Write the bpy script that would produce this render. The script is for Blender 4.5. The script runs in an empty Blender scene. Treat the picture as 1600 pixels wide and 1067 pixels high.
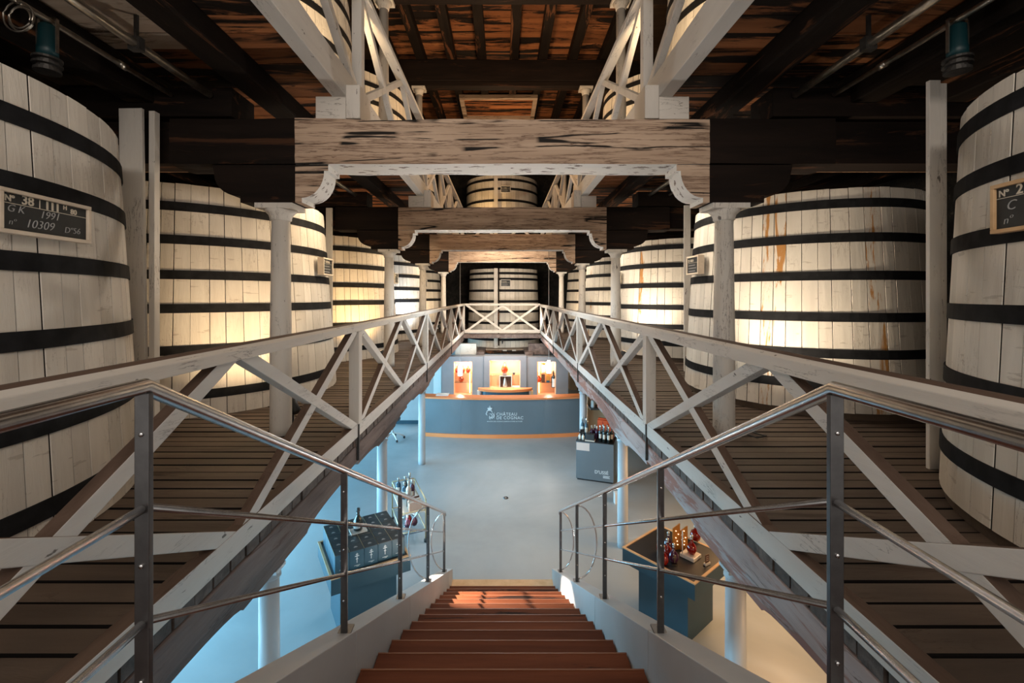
import bpy, bmesh, math, random
from mathutils import Vector, Matrix, noise
random.seed(7)
S = bpy.context.scene
C = S.collection
PI = math.pi
E = 3.7                      # eye height above the lower floor; all coordinates below are relative to the eye

# ------------------------------------------------------------------ camera
cam = bpy.data.cameras.new('camera')
cam.sensor_width = 36.0
cam.lens = 700.0 / 1600.0 * 36.0
cam.shift_x = (800 - 785) / 1600.0
cam.shift_y = -(533.5 - 463) / 1600.0
cam.clip_start = 0.02
co = bpy.data.objects.new('camera', cam); C.objects.link(co)
co.location = (0, 0, E); co.rotation_euler = (PI / 2, 0, 0)
S.camera = co

# ------------------------------------------------------------------ world, exposure
w = bpy.data.worlds.new('world'); S.world = w; w.use_nodes = True
bg = w.node_tree.nodes['Background']
bg.inputs[0].default_value = (1.0, 0.94, 0.88, 1); bg.inputs[1].default_value = 0.42
S.view_settings.view_transform = 'Standard'
S.view_settings.look = 'None'
S.view_settings.gamma = 1
S.view_settings.use_curve_mapping = False
S.view_settings.exposure = 0.80

def light(kind, name, loc, energy, col, target=None, size=1.0, size_y=None, spot=70, blend=0.6, radius=0.08):
    l = bpy.data.lights.new(name, kind); l.energy = energy; l.color = col
    if kind == 'AREA':
        l.size = size
        if size_y: l.shape = 'RECTANGLE'; l.size_y = size_y
    elif kind == 'SPOT':
        l.spot_size = math.radians(spot); l.spot_blend = blend; l.shadow_soft_size = radius
    else:
        l.shadow_soft_size = radius
    o = bpy.data.objects.new(name, l); C.objects.link(o)
    o.location = (loc[0], loc[1], loc[2] + E)
    if target is not None:
        d = Vector(target) - Vector(loc)
        o.rotation_euler = d.to_track_quat('-Z', 'Y').to_euler()
    return o

COLD = (0.30, 0.72, 1.0)
# daylight through the windows of the lower hall (left), warm lamps on the right
for y in (1.2, 5.2, 9.2, 13.2):
    light('AREA', 'window_light', (-6.7, y, -2.35), 230, COLD, (0, y + 0.3, -3.0), 2.2, 1.9)
for y in (2.0, 6.0):
    light('AREA', 'lower_lamp_right', (3.6, y, -1.75), 44, (1.0, 0.58, 0.28), (3.3, y, -3.7), 1.2, 1.2)
light('AREA', 'hall_fill', (0.0, 8.6, -0.2 + 0.9), 44, (0.80, 0.92, 1.0), (0, 8.9, -3.7), 1.6, 1.6)  # overhead fill for the hall, has no fixture
# added soft warm fill from behind and above the landing
light('AREA', 'landing_fill', (0.0, -1.6, 1.9), 66, (1.0, 0.89, 0.79), (0, 4.0, 3.4), 3.2, 1.0)

# added area fills under the upper galleries, washing the vats
for sd in (-1, 1):
    for y in (6.7, 11.1, 15.4):
        light('AREA', 'vat_fill', (sd * 1.95, y, 1.62), 34, (1.0, 0.78, 0.52) if sd < 0 else (1.0, 0.88, 0.72), (sd * 3.6, y, -0.3), 0.15, 2.4)
light('AREA', 'end_fill', (0.0, 15.6, 1.1), 45, (1.0, 0.86, 0.68), (0, 19.3, -0.3), 1.8, 0.3)  # added fill aimed at the far centre vat
light('AREA', 'hall_fill', (0.0, 14.6, -0.6), 60, (1.0, 0.92, 0.82), (0, 15.5, -3.7), 2.0, 1.0)  # added fill brightening the back of the hall
light('SPOT', 'stair_spot', (-1.75, 5.03, -1.88), 1000, (1.0, 0.84, 0.66), (-0.12, 4.45, -3.1), spot=36, blend=0.35, radius=0.02)
light('AREA', 'end_fill', (0.0, 15.0, -1.1), 40, (1.0, 0.92, 0.82), (0, 19.0, -2.0), 1.8, 0.3)  # added fill on the foot of the far centre vat
# ------------------------------------------------------------------ materials
MATS = {}
def nd(nt, t, x=0, **kw):
    n = nt.nodes.new(t)
    for k, v in kw.items(): setattr(n, k, v)
    return n
def ramp(nt, src, stops):
    r = nd(nt, 'ShaderNodeValToRGB'); e = r.color_ramp.elements
    while len(e) < len(stops): e.new(0.5)
    for i, (p, c) in enumerate(stops):
        e[i].position = p
        e[i].color = (c, c, c, 1) if isinstance(c, (int, float)) else (*c[:3], 1)
    nt.links.new(src, r.inputs[0]); return r.outputs[0]
def mixc(nt, fac, a, b, blend='MIX'):
    m = nd(nt, 'ShaderNodeMix'); m.data_type = 'RGBA'; m.blend_type = blend
    for sock, val in ((m.inputs[0], fac), (m.inputs[6], a), (m.inputs[7], b)):
        if hasattr(val, 'is_linked') or isinstance(val, bpy.types.NodeSocket): nt.links.new(val, sock)
        elif isinstance(val, (int, float)): sock.default_value = val
        else: sock.default_value = (*val[:3], 1)
    return m.outputs[2]
def base(name):
    m = bpy.data.materials.new(name); m.use_nodes = True; MATS[name] = m
    nt = m.node_tree; return m, nt, nt.nodes['Principled BSDF']
def coords(nt, scale, rnd=True):
    tc = nd(nt, 'ShaderNodeTexCoord'); mp = nd(nt, 'ShaderNodeMapping')
    nt.links.new(tc.outputs['Object'], mp.inputs[0]); mp.inputs['Scale'].default_value = scale
    if rnd:
        oi = nd(nt, 'ShaderNodeObjectInfo'); mu = nd(nt, 'ShaderNodeMath', operation='MULTIPLY')
        nt.links.new(oi.outputs['Random'], mu.inputs[0]); mu.inputs[1].default_value = 37.0
        nt.links.new(mu.outputs[0], mp.inputs['Location'])
    return mp.outputs[0]
def noise_n(nt, vec, scale, detail=4, rough=0.55, dist=0.0):
    n = nd(nt, 'ShaderNodeTexNoise'); nt.links.new(vec, n.inputs['Vector'])
    n.inputs['Scale'].default_value = scale; n.inputs['Detail'].default_value = detail
    n.inputs['Roughness'].default_value = rough; n.inputs['Distortion'].default_value = dist
    return n.outputs[0]
def bump(nt, bs, h, strength, dist=0.01):
    b = nd(nt, 'ShaderNodeBump'); b.inputs['Strength'].default_value = strength; b.inputs['Distance'].default_value = dist
    nt.links.new(h, b.inputs['Height']); nt.links.new(b.outputs[0], bs.inputs['Normal'])
AX = {'X2': (0.045, 0.8, 0.8), 'X': (0.12, 1, 1), 'Y': (1, 0.12, 1), 'Z': (1, 1, 0.12), 'N': (1, 1, 1)}

def wood(name, c1, c2, crack=(0.03, 0.02, 0.015), axis='Z', scale=6.0, wear=0.0, crackw=0.0, rough=0.6, bmp=0.35, tint=0.0, wearcol=None, spec=0.3, chips=0.0, chipmap=None, longcrack=0.0, mask=(0.5, 0.62), chipf=0.8, ndist=0.6):
    m, nt, bs = base(name)
    v = coords(nt, AX[axis])
    n1 = noise_n(nt, v, scale, 5, 0.6, 0.4)
    col = ramp(nt, n1, [(0.3, c1), (0.7, c2)])
    if tint:
        oi = nd(nt, 'ShaderNodeObjectInfo')
        t = ramp(nt, oi.outputs['Random'], [(0.0, 1 - tint), (1.0, 1.0)])
        col = mixc(nt, 1.0, col, t, 'MULTIPLY')
    if wear:
        v2 = coords(nt, AX[axis])
        n2 = noise_n(nt, v2, scale * 0.8, 8, 0.7, 0.8)
        f = ramp(nt, n2, [(0.62 - wear * 0.22, 0), (0.66 - wear * 0.2, 1)])
        col = mixc(nt, f, col, wearcol or crack)
    n3 = noise_n(nt, v, scale * 2.5, 6, 0.65, ndist)
    if crackw:
        a = nd(nt, 'ShaderNodeMath', operation='SUBTRACT'); nt.links.new(n3, a.inputs[0]); a.inputs[1].default_value = 0.5
        b = nd(nt, 'ShaderNodeMath', operation='ABSOLUTE'); nt.links.new(a.outputs[0], b.inputs[0])
        f = ramp(nt, b.outputs[0], [(0.0, 1), (crackw, 0)])
        n4 = noise_n(nt, coords(nt, (1, 1, 1)), 2.2, 2)
        g = ramp(nt, n4, [(mask[0], 0), (mask[1], 0.85)])
        mm = nd(nt, 'ShaderNodeMath', operation='MULTIPLY'); nt.links.new(f, mm.inputs[0]); nt.links.new(g, mm.inputs[1])
        col = mixc(nt, mm.outputs[0], col, crack)
    if chips:
        nc = noise_n(nt, coords(nt, chipmap or tuple(0.35 if s < 1 else 1 for s in AX[axis])), 16, 5, 0.6)
        f = ramp(nt, nc, [(0.70 - chips * 0.12, 0), (0.72 - chips * 0.12, chipf)])
        col = mixc(nt, f, col, crack)
    if longcrack:
        lv = coords(nt, tuple(0.05 if s < 0.5 else 1 for s in AX[axis]))
        nl = noise_n(nt, lv, 4.0, 3, 0.5, 0.1)
        a = nd(nt, 'ShaderNodeMath', operation='SUBTRACT'); nt.links.new(nl, a.inputs[0]); a.inputs[1].default_value = 0.5
        b = nd(nt, 'ShaderNodeMath', operation='ABSOLUTE'); nt.links.new(a.outputs[0], b.inputs[0])
        f = ramp(nt, b.outputs[0], [(longcrack * 0.5, 1), (longcrack, 0)])
        g = ramp(nt, noise_n(nt, coords(nt, (1, 1, 1)), 1.6, 2), [(0.42, 0), (0.48, 1)])
        mm = nd(nt, 'ShaderNodeMath', operation='MULTIPLY'); nt.links.new(f, mm.inputs[0]); nt.links.new(g, mm.inputs[1])
        col = mixc(nt, mm.outputs[0], col, (0.012, 0.009, 0.007))
    nt.links.new(col, bs.inputs['Base Color'])
    bs.inputs['Roughness'].default_value = rough; bs.inputs['Specular IOR Level'].default_value = spec
    if bmp: bump(nt, bs, n3, bmp, 0.012)
    return m
def plain(name, col, rough=0.5, metal=0.0, var=0.0, scale=5.0, emit=None, estr=0.0, trans=0.0, ior=1.45, coat=0.0, spec=0.5):
    m, nt, bs = base(name)
    if var:
        n = noise_n(nt, coords(nt, (1, 1, 1)), scale, 4)
        c = ramp(nt, n, [(0.3, tuple(x * (1 - var) for x in col)), (0.7, tuple(min(1, x * (1 + var)) for x in col))])
        nt.links.new(c, bs.inputs['Base Color'])
    else: bs.inputs['Base Color'].default_value = (*col, 1)
    bs.inputs['Roughness'].default_value = rough; bs.inputs['Metallic'].default_value = metal
    bs.inputs['Specular IOR Level'].default_value = spec
    if emit: bs.inputs['Emission Color'].default_value = (*emit, 1); bs.inputs['Emission Strength'].default_value = estr
    if trans: bs.inputs['Transmission Weight'].default_value = trans; bs.inputs['IOR'].default_value = ior
    if coat: bs.inputs['Coat Weight'].default_value = coat
    return m
WHITE1, WHITE2 = (0.60, 0.55, 0.49), (0.70, 0.65, 0.58)
CRK = (0.045, 0.03, 0.022)
M = dict(
 stave=wood('painted_stave', (0.63, 0.57, 0.49), (0.74, 0.68, 0.59), (0.22, 0.16, 0.11), 'Z', 7, 0, 0.010, 0.6, 0.45, 0.16, chips=0.5, chipmap=(1, 0.22, 1.3), chipf=0.35, spec=0.2),
 joint=plain('dark_joint', (0.010, 0.008, 0.007), 0.9, spec=0.1),  # board and stave sides coloured near black, darkening the gaps
 tie=wood('brown_tie_board', (0.16, 0.085, 0.045), (0.26, 0.15, 0.08), (0.03, 0.02, 0.012), 'X', 5, 0.2, 0.03, 0.75, 0.5, 0.1),
 glow=plain('card_light', (1, 0.8, 0.55), 0.5, emit=(1.0, 0.72, 0.42), estr=2.5),
 rust=wood('rust_streaked_stave', (0.63, 0.57, 0.49), (0.72, 0.66, 0.57), (0.42, 0.17, 0.035), 'Z', 9, 0.40, 0.01, 0.55, 0.3, 0.1, wearcol=(0.42, 0.20, 0.06)),
 hoop=plain('black_iron_hoop', (0.011, 0.011, 0.012), 0.8, 0.0, 0.5, 9, spec=0.15),
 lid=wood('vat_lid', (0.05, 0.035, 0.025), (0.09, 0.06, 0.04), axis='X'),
 beamx=wood('weathered_white_beam', (0.38, 0.255, 0.17), (0.62, 0.455, 0.33), (0.13, 0.07, 0.045), 'X2', 8, 0.0, 0.04, 0.75, 1.0, 0.05, chips=0.2, chipmap=(0.3, 1, 1), longcrack=0.016, mask=(0.2, 0.5), ndist=0.15),
 paintx=wood('white_painted_wood_across', WHITE1, WHITE2, CRK, 'X', 5, 0.0, 0.014, 0.6, 0.4, 0.06, chips=0.25),
 painty=wood('white_painted_wood_along', WHITE1, WHITE2, CRK, 'Y', 5, 0.0, 0.014, 0.6, 0.4, 0.06, chips=0.25),
 paintz=wood('white_painted_wood_upright', WHITE1, WHITE2, CRK, 'Z', 5, 0.0, 0.010, 0.6, 0.3, 0.08, chips=0.2),
 brace=wood('white_painted_brace', (0.58, 0.55, 0.51), (0.68, 0.65, 0.60), CRK, 'Y', 5, 0.0, 0.008, 0.6, 0.25, 0.06, chips=0.15),
 worn=wood('worn_brown_rail_top', (0.075, 0.046, 0.033), (0.15, 0.098, 0.072), CRK, 'Y', 6, 0, 0.02, 0.6, 0.4, spec=0.15),
 flaky=wood('flaking_white_paint', (0.74, 0.72, 0.68), (0.80, 0.78, 0.74), (0.12, 0.07, 0.045), 'X', 7, 0.0, 0, 0.65, 0.5, chips=0.9),
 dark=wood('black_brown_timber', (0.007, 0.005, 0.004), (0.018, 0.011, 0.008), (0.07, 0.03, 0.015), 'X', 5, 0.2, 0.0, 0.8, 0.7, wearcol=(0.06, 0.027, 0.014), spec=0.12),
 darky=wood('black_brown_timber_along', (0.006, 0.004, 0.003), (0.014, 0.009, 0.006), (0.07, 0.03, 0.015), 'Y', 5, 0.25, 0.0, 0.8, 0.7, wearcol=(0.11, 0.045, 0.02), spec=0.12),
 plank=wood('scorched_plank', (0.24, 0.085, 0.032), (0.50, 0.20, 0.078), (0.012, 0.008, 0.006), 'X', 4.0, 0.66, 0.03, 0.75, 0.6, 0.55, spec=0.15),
 paleplank=wood('whitewashed_plank', (0.34, 0.25, 0.18), (0.50, 0.40, 0.31), (0.08, 0.05, 0.03), 'X', 5, 0.3, 0.03, 0.7, 0.6, 0.2),
 board=wood('floor_board', (0.080, 0.055, 0.040), (0.145, 0.103, 0.076), (0.05, 0.03, 0.02), 'X', 5, 0.1, 0.015, 0.62, 0.35, 0.3, spec=0.25),
 timber=wood('grey_brown_timber', (0.085, 0.062, 0.056), (0.20, 0.150, 0.132), (0.05, 0.03, 0.022), 'Y', 6, 0.22, 0.03, 0.7, 0.8, wearcol=(0.10, 0.06, 0.045)),
 timber_red=wood('grey_red_timber', (0.30, 0.225, 0.205), (0.44, 0.35, 0.325), (0.07, 0.04, 0.03), 'Y', 4, 0.55, 0.02, 0.7, 0.6, wearcol=(0.27, 0.12, 0.09)),
 endgrain=wood('board_end', (0.05, 0.035, 0.028), (0.16, 0.12, 0.10), axis='N', scale=14, tint=0.3),
 step=wood('red_brown_step', (0.075, 0.021, 0.009), (0.20, 0.062, 0.027), (0.02, 0.01, 0.008), 'X', 4, 0.18, 0.0, 0.65, 0.2, 0.2, spec=0.1),
 nose=wood('step_edge', (0.17, 0.06, 0.03), (0.24, 0.095, 0.045), axis='X', scale=5, rough=0.35),
 stringer=plain('grey_stringer', (0.46, 0.46, 0.455), 0.5, 0, 0.05, 3),
 steel=plain('brushed_steel', (0.62, 0.61, 0.61), 0.27, 1.0, 0.12, 30),
 steeld=plain('dark_steel_bar', (0.17, 0.165, 0.165), 0.38, 1.0, 0.12, 30),
 iron=plain('dark_iron', (0.06, 0.055, 0.05), 0.5, 0.6, 0.3, 20),
 pipe=plain('old_pipe', (0.52, 0.47, 0.40), 0.36, 1.0, 0.3, 14),
 epoxy=None, stone=None,
 colblue=plain('grey_painted_column', (0.44, 0.47, 0.49), 0.45, 0, 0.05, 3),
 counter=plain('slate_counter', (0.135, 0.165, 0.185), 0.32, 0, 0.06, 1.5),
 panel=plain('slate_panel', (0.19, 0.19, 0.205), 0.35, 0, 0.08, 2),
 orange=wood('orange_wood_edge', (0.78, 0.24, 0.075), (0.86, 0.30, 0.11), axis='X', scale=3, rough=0.35, bmp=0.1),
 niche=plain('niche_lining', (0.84, 0.50, 0.30), 0.5, 0, 0.05, 3),
 navy=plain('navy_board', (0.022, 0.060, 0.085), 0.42, 0, 0.1, 3),
 black=plain('black_board', (0.018, 0.018, 0.019), 0.42, 0, 0.2, 6),
 tan=wood('pale_wood_edge', (0.55, 0.34, 0.17), (0.68, 0.45, 0.25), axis='N', scale=8, rough=0.45, bmp=0.1),
 chalk=plain('chalk_white', (0.72, 0.70, 0.64), 0.8), chalkgrey=plain('chalk_grey', (0.36, 0.36, 0.35), 0.85),
 slate=plain('chalkboard_black', (0.012, 0.014, 0.015), 0.55, 0, 0.3, 8),
 frame=plain('cream_frame', (0.66, 0.55, 0.43), 0.5, 0, 0.1, 10),
 cream=plain('cream_print', (0.62, 0.55, 0.44), 0.6),
 logo=plain('pale_print', (0.66, 0.72, 0.74), 0.5),
 boxtop=plain('charcoal_box', (0.040, 0.048, 0.052), 0.28, 0, 0.15, 4), 
 boxnavy=plain('navy_box_sleeve', (0.030, 0.085, 0.125), 0.35, 0, 0.1, 4),
 glassdark=plain('dark_bottle_glass', (0.010, 0.016, 0.016), 0.08, 0, coat=0.3),
 amber=plain('amber_cognac', (0.42, 0.045, 0.008), 0.06, 0, trans=0.35, coat=0.3),
 red=plain('ruby_cognac', (0.30, 0.012, 0.006), 0.06, 0, trans=0.3, coat=0.3),
 purple=plain('plum_glass', (0.06, 0.016, 0.04), 0.08, coat=0.3),
 blueglass=plain('blue_glass', (0.05, 0.13, 0.20), 0.08, trans=0.3, coat=0.3),
 clear=plain('clear_glass', (0.9, 0.93, 0.94), 0.03, 0, trans=1.0),
 label=plain('cream_label', (0.62, 0.58, 0.50), 0.6), silver=plain('silver_foil', (0.62, 0.61, 0.58), 0.3, 0.8), gold=plain('gilt_tube', (0.72, 0.58, 0.34), 0.28, 0.9),
 bag=plain('orange_bag', (0.72, 0.10, 0.02), 0.5, 0, 0.08, 3),
 whitep=plain('white_plastic', (0.72, 0.72, 0.70), 0.4), teal=plain('teal_metal', (0.004, 0.035, 0.042), 0.45),
 white=plain('white_marble', (0.70, 0.66, 0.60), 0.3, 0, 0.05), amberbox=plain('amber_card', (0.55, 0.22, 0.04), 0.3),
 bulb=plain('lamp_glow', (1, 0.8, 0.55), 0.5, emit=(1.0, 0.72, 0.42), estr=5),
 led=plain('niche_led', (1, 0.8, 0.55), 0.5, emit=(1.0, 0.60, 0.28), estr=7),
 frost=plain('frosted_shade', (0.85, 0.87, 0.87), 0.4, emit=(1.0, 0.95, 0.88), estr=0.7),
 daylight=plain('window_daylight', (0.5, 0.7, 0.9), 0.4, emit=(0.50, 0.82, 1.0), estr=3.0),
 plaster=plain('lower_plaster', (0.40, 0.42, 0.43), 0.7, 0, 0.1, 1.2), warmwall=plain('ochre_plaster', (0.55, 0.40, 0.25), 0.7, 0, 0.1, 1.2),
 redp=plain('red_paint', (0.55, 0.02, 0.02), 0.4), rubber=plain('black_rubber', (0.015, 0.015, 0.016), 0.5),
 paper=plain('paper', (0.66, 0.68, 0.68), 0.7), photo=plain('sepia_print', (0.10, 0.045, 0.025), 0.4, 0, 0.6, 30), pink=plain('pale_pink_card', (0.66, 0.54, 0.48), 0.6),
 rope=plain('cable_black', (0.02, 0.02, 0.02), 0.6),
)
def mk_epoxy():
    m, nt, bs = base('grey_epoxy_floor')
    v = coords(nt, (1, 1, 1), False)
    n = noise_n(nt, v, 0.5, 5, 0.6, 0.5)
    c = ramp(nt, n, [(0.3, (0.25, 0.29, 0.31)), (0.7, (0.36, 0.40, 0.42))])
    nt.links.new(c, bs.inputs['Base Color'])
    n2 = noise_n(nt, v, 3, 5)
    r = ramp(nt, n2, [(0.3, 0.30), (0.7, 0.44)])
    nt.links.new(r, bs.inputs['Roughness'])
    return m
def mk_stone():
    m, nt, bs = base('dark_rubble_wall')
    v = coords(nt, (1, 1, 1), False)
    n = noise_n(nt, v, 4, 8, 0.75)
    c = ramp(nt, n, [(0.45, (0.010, 0.009, 0.008)), (0.62, (0.035, 0.028, 0.022)), (0.75, (0.25, 0.2, 0.15))])
    nt.links.new(c, bs.inputs['Base Color']); bs.inputs['Roughness'].default_value = 0.9
    bump(nt, bs, n, 0.8, 0.05); return m
M['epoxy'] = mk_epoxy(); M['stone'] = mk_stone()

# ------------------------------------------------------------------ mesh builder
class MB:
    def __init__(s): s.v = []; s.f = []; s.m = []; s.s = []
    def add(s, vs, fs, mi=0, smooth=False):
        o = len(s.v); s.v += [tuple(p) for p in vs]
        for i, f in enumerate(fs):
            s.f.append([o + k for k in f]); s.m.append(mi[i] if isinstance(mi, (list, tuple)) else mi); s.s.append(smooth)
        return s
    def box(s, x0, x1, y0, y1, z0, z1, mi=0, top=None, bottom=None, front=None):
        a = [(x0, y0, z0), (x1, y0, z0), (x1, y1, z0), (x0, y1, z0), (x0, y0, z1), (x1, y0, z1), (x1, y1, z1), (x0, y1, z1)]
        f = [(3, 2, 1, 0), (4, 5, 6, 7), (0, 1, 5, 4), (2, 3, 7, 6), (1, 2, 6, 5), (3, 0, 4, 7)]
        ms = [mi] * 6
        if bottom is not None: ms[0] = bottom
        if top is not None: ms[1] = top
        if front is not None: ms[2] = front
        return s.add(a, f, ms)
    def bar(s, p0, p1, w, h, up=(0, 0, 1), mi=0, top=None, bottom=None):
        p0, p1 = Vector(p0), Vector(p1); d = (p1 - p0).normalized()
        r = d.cross(Vector(up)).normalized(); u = r.cross(d)
        q = []
        for p in (p0, p1):
            for a, b in ((-1, -1), (1, -1), (1, 1), (-1, 1)): q.append(p + r * (a * w / 2) + u * (b * h / 2))
        f = [(0, 1, 2, 3), (7, 6, 5, 4), (0, 4, 5, 1), (1, 5, 6, 2), (2, 6, 7, 3), (3, 7, 4, 0)]
        ms = [mi] * 6
        if top is not None: ms[4] = top
        if bottom is not None: ms[2] = bottom
        return s.add(q, [tuple(reversed(x)) for x in f], ms)
    def tube(s, pts, r, n=8, mi=0, closed=False, cap=True):
        pts = [Vector(p) for p in pts]; L = len(pts); rings = []
        up = Vector((0.13, 0.07, 1)).normalized()
        for i, p in enumerate(pts):
            a = pts[(i - 1) % L] if (closed or i > 0) else p; b = pts[(i + 1) % L] if (closed or i < L - 1) else p
            d = (b - a).normalized()
            if abs(d.dot(up)) > 0.95: q = Vector((1, 0, 0))
            else: q = up
            e1 = d.cross(q).normalized(); e2 = d.cross(e1)
            rr = r[i] if isinstance(r, (list, tuple)) else r
            rings.append([p + e1 * (rr * math.cos(2 * PI * k / n)) + e2 * (rr * math.sin(2 * PI * k / n)) for k in range(n)])
        vs = [p for ring in rings for p in ring]; fs = []
        for i in range(L if closed else L - 1):
            j = (i + 1) % L
            for k in range(n):
                k2 = (k + 1) % n; fs.append((i * n + k, i * n + k2, j * n + k2, j * n + k))
        if cap and not closed: fs.append(tuple(range(n))[::-1]); fs.append(tuple((L - 1) * n + k for k in range(n)))
        return s.add(vs, fs, mi, True)
    def lathe(s, prof, n=16, c=(0, 0, 0), mi=0, smooth=True):
        vs = []; fs = []; L = len(prof)
        for r, z in prof:
            for k in range(n):
                a = 2 * PI * k / n; vs.append((c[0] + r * math.cos(a), c[1] + r * math.sin(a), c[2] + z))
        for i in range(L - 1):
            for k in range(n):
                k2 = (k + 1) % n; fs.append((i * n + k, i * n + k2, (i + 1) * n + k2, (i + 1) * n + k))
        fs.append(tuple(range(n))[::-1]); fs.append(tuple((L - 1) * n + k for k in range(n)))
        return s.add(vs, fs, mi, smooth)
    def prism(s, poly, axis, a0, a1, mi=0, side=None):
        # poly: list of 2D points; axis 'X': (y,z), 'Y': (x,z), 'Z': (x,y); side: list of material indices per edge
        def P(p, a):
            return {'X': (a, p[0], p[1]), 'Y': (p[0], a, p[1]), 'Z': (p[0], p[1], a)}[axis]
        n = len(poly); vs = [P(p, a0) for p in poly] + [P(p, a1) for p in poly]
        fs = [tuple(range(n))[::-1], tuple(range(n, 2 * n))]; ms = [mi, mi]
        for k in range(n):
            k2 = (k + 1) % n; fs.append((k, k2, n + k2, n + k)); ms.append(side[k] if side else mi)
        return s.add(vs, fs, ms)
    def mesh(s, name, mats, off=(0, 0, 0)):
        me = bpy.data.meshes.new(name)
        me.from_pydata([(x - off[0], y - off[1], z - off[2]) for x, y, z in s.v], [], s.f)
        for m in (mats if isinstance(mats, (list, tuple)) else [mats]): me.materials.append(M[m] if isinstance(m, str) else m)
        me.polygons.foreach_set('material_index', s.m); me.polygons.foreach_set('use_smooth', s.s)
        bm = bmesh.new(); bm.from_mesh(me); bmesh.ops.recalc_face_normals(bm, faces=bm.faces); bm.to_mesh(me); bm.free()
        me.update(); return me
    def build(s, name, mats, parent=None, bevel=0, local=False):
        if parent is None: off = Vector((sum(p[0] for p in s.v) / len(s.v), sum(p[1] for p in s.v) / len(s.v), min(p[2] for p in s.v)))
        elif local: off = Vector((0, 0, 0))
        else: off = Vector(WL[parent.name]) - Vector((0, 0, E))
        o = bpy.data.objects.new(name, s.mesh(name, mats, off)); C.objects.link(o)
        if parent is None: o.location = (off[0], off[1], off[2] + E); WL[o.name] = tuple(o.location)
        else: o.parent = parent; WL[o.name] = WL[parent.name]
        if bevel:
            b = o.modifiers.new('bevel', 'BEVEL'); b.width = bevel; b.segments = 2; b.limit_method = 'ANGLE'; b.angle_limit = 0.7
        return o
WL = {}
def tag(o, label=None, cat=None, group=None, kind=None):
    if label: o['label'] = label
    if cat: o['category'] = cat
    if group: o['group'] = group
    if kind: o['kind'] = kind
    return o
def thing(name, label, cat, loc, rz=0, group=None):
    o = bpy.data.objects.new(name, None); C.objects.link(o); o.empty_display_size = 0.1
    o.location = (loc[0], loc[1], loc[2] + E); o.rotation_euler = (0, 0, rz); WL[o.name] = tuple(o.location)
    return tag(o, label, cat, group)
def setting(name, loc=(0, 0, 0)):
    o = bpy.data.objects.new(name, None); C.objects.link(o); o.location = (loc[0], loc[1], loc[2] + E); WL[o.name] = tuple(o.location)
    o['kind'] = 'structure'; return o
def inst(name, me, parent, loc=(0, 0, 0), rot=(0, 0, 0), scale=None):
    o = bpy.data.objects.new(name, me); C.objects.link(o); o.parent = parent; o.location = loc; o.rotation_euler = rot
    if scale: o.scale = scale
    WL[o.name] = WL[parent.name]; return o
def dup(root, loc, rz=None, label=None, group=None):
    r = root.copy(); C.objects.link(r); r.location = (loc[0], loc[1], loc[2] + E)
    if rz is not None: r.rotation_euler = (0, 0, rz)
    WL[r.name] = tuple(r.location)
    if label: r['label'] = label
    if group: r['group'] = group
    def rec(a, b):
        for ch in list(a.children):
            c = ch.copy(); C.objects.link(c); c.parent = b; rec(ch, c)
    rec(root, r); return r
def text_mesh(txt, size, mat, ext=0.001, align='LEFT', offset=0.0, spacing=1.0, shear=0.0):
    cu = bpy.data.curves.new('lettering', 'FONT'); cu.body = txt; cu.size = size; cu.extrude = ext; cu.align_x = align; cu.offset = offset
    cu.space_character = spacing; cu.shear = shear; cu.resolution_u = 3
    o = bpy.data.objects.new('lettering', cu); C.objects.link(o)
    dg = bpy.context.evaluated_depsgraph_get()
    me = bpy.data.meshes.new_from_object(o.evaluated_get(dg)); me.name = 'lettering'
    bpy.data.objects.remove(o); bpy.data.curves.remove(cu)
    me.materials.clear(); me.materials.append(M[mat]); return me
ORD = ['first', 'second', 'third', 'fourth', 'fifth', 'sixth', 'seventh', 'eighth']

# ------------------------------------------------------------------ setting
GF = -1.40        # gallery floor
WI = 1.55         # inner face of the gallery opening
RY0, RY1 = 0.45, 18.40
o = MB().box(-7.4, 7.4, -3, 23.4, -3.8, -3.7).build('floor', 'epoxy'); o['kind'] = 'structure'
o = MB().box(-7.4, 7.4, 22.9, 23.4, -3.7, 7.6).build('wall_back', 'stone'); o['kind'] = 'structure'
o = MB().box(-7.4, -6.9, -3, 22.9, GF, 7.6).build('wall_left', 'stone'); o['kind'] = 'structure'
o = MB().box(6.9, 7.4, -3, 22.9, GF, 7.6).build('wall_right', 'stone'); o['kind'] = 'structure'
o = MB().box(6.9, 7.4, -3, 22.9, -3.7, GF).build('wall_right_lower', 'warmwall'); o['kind'] = 'structure'
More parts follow.
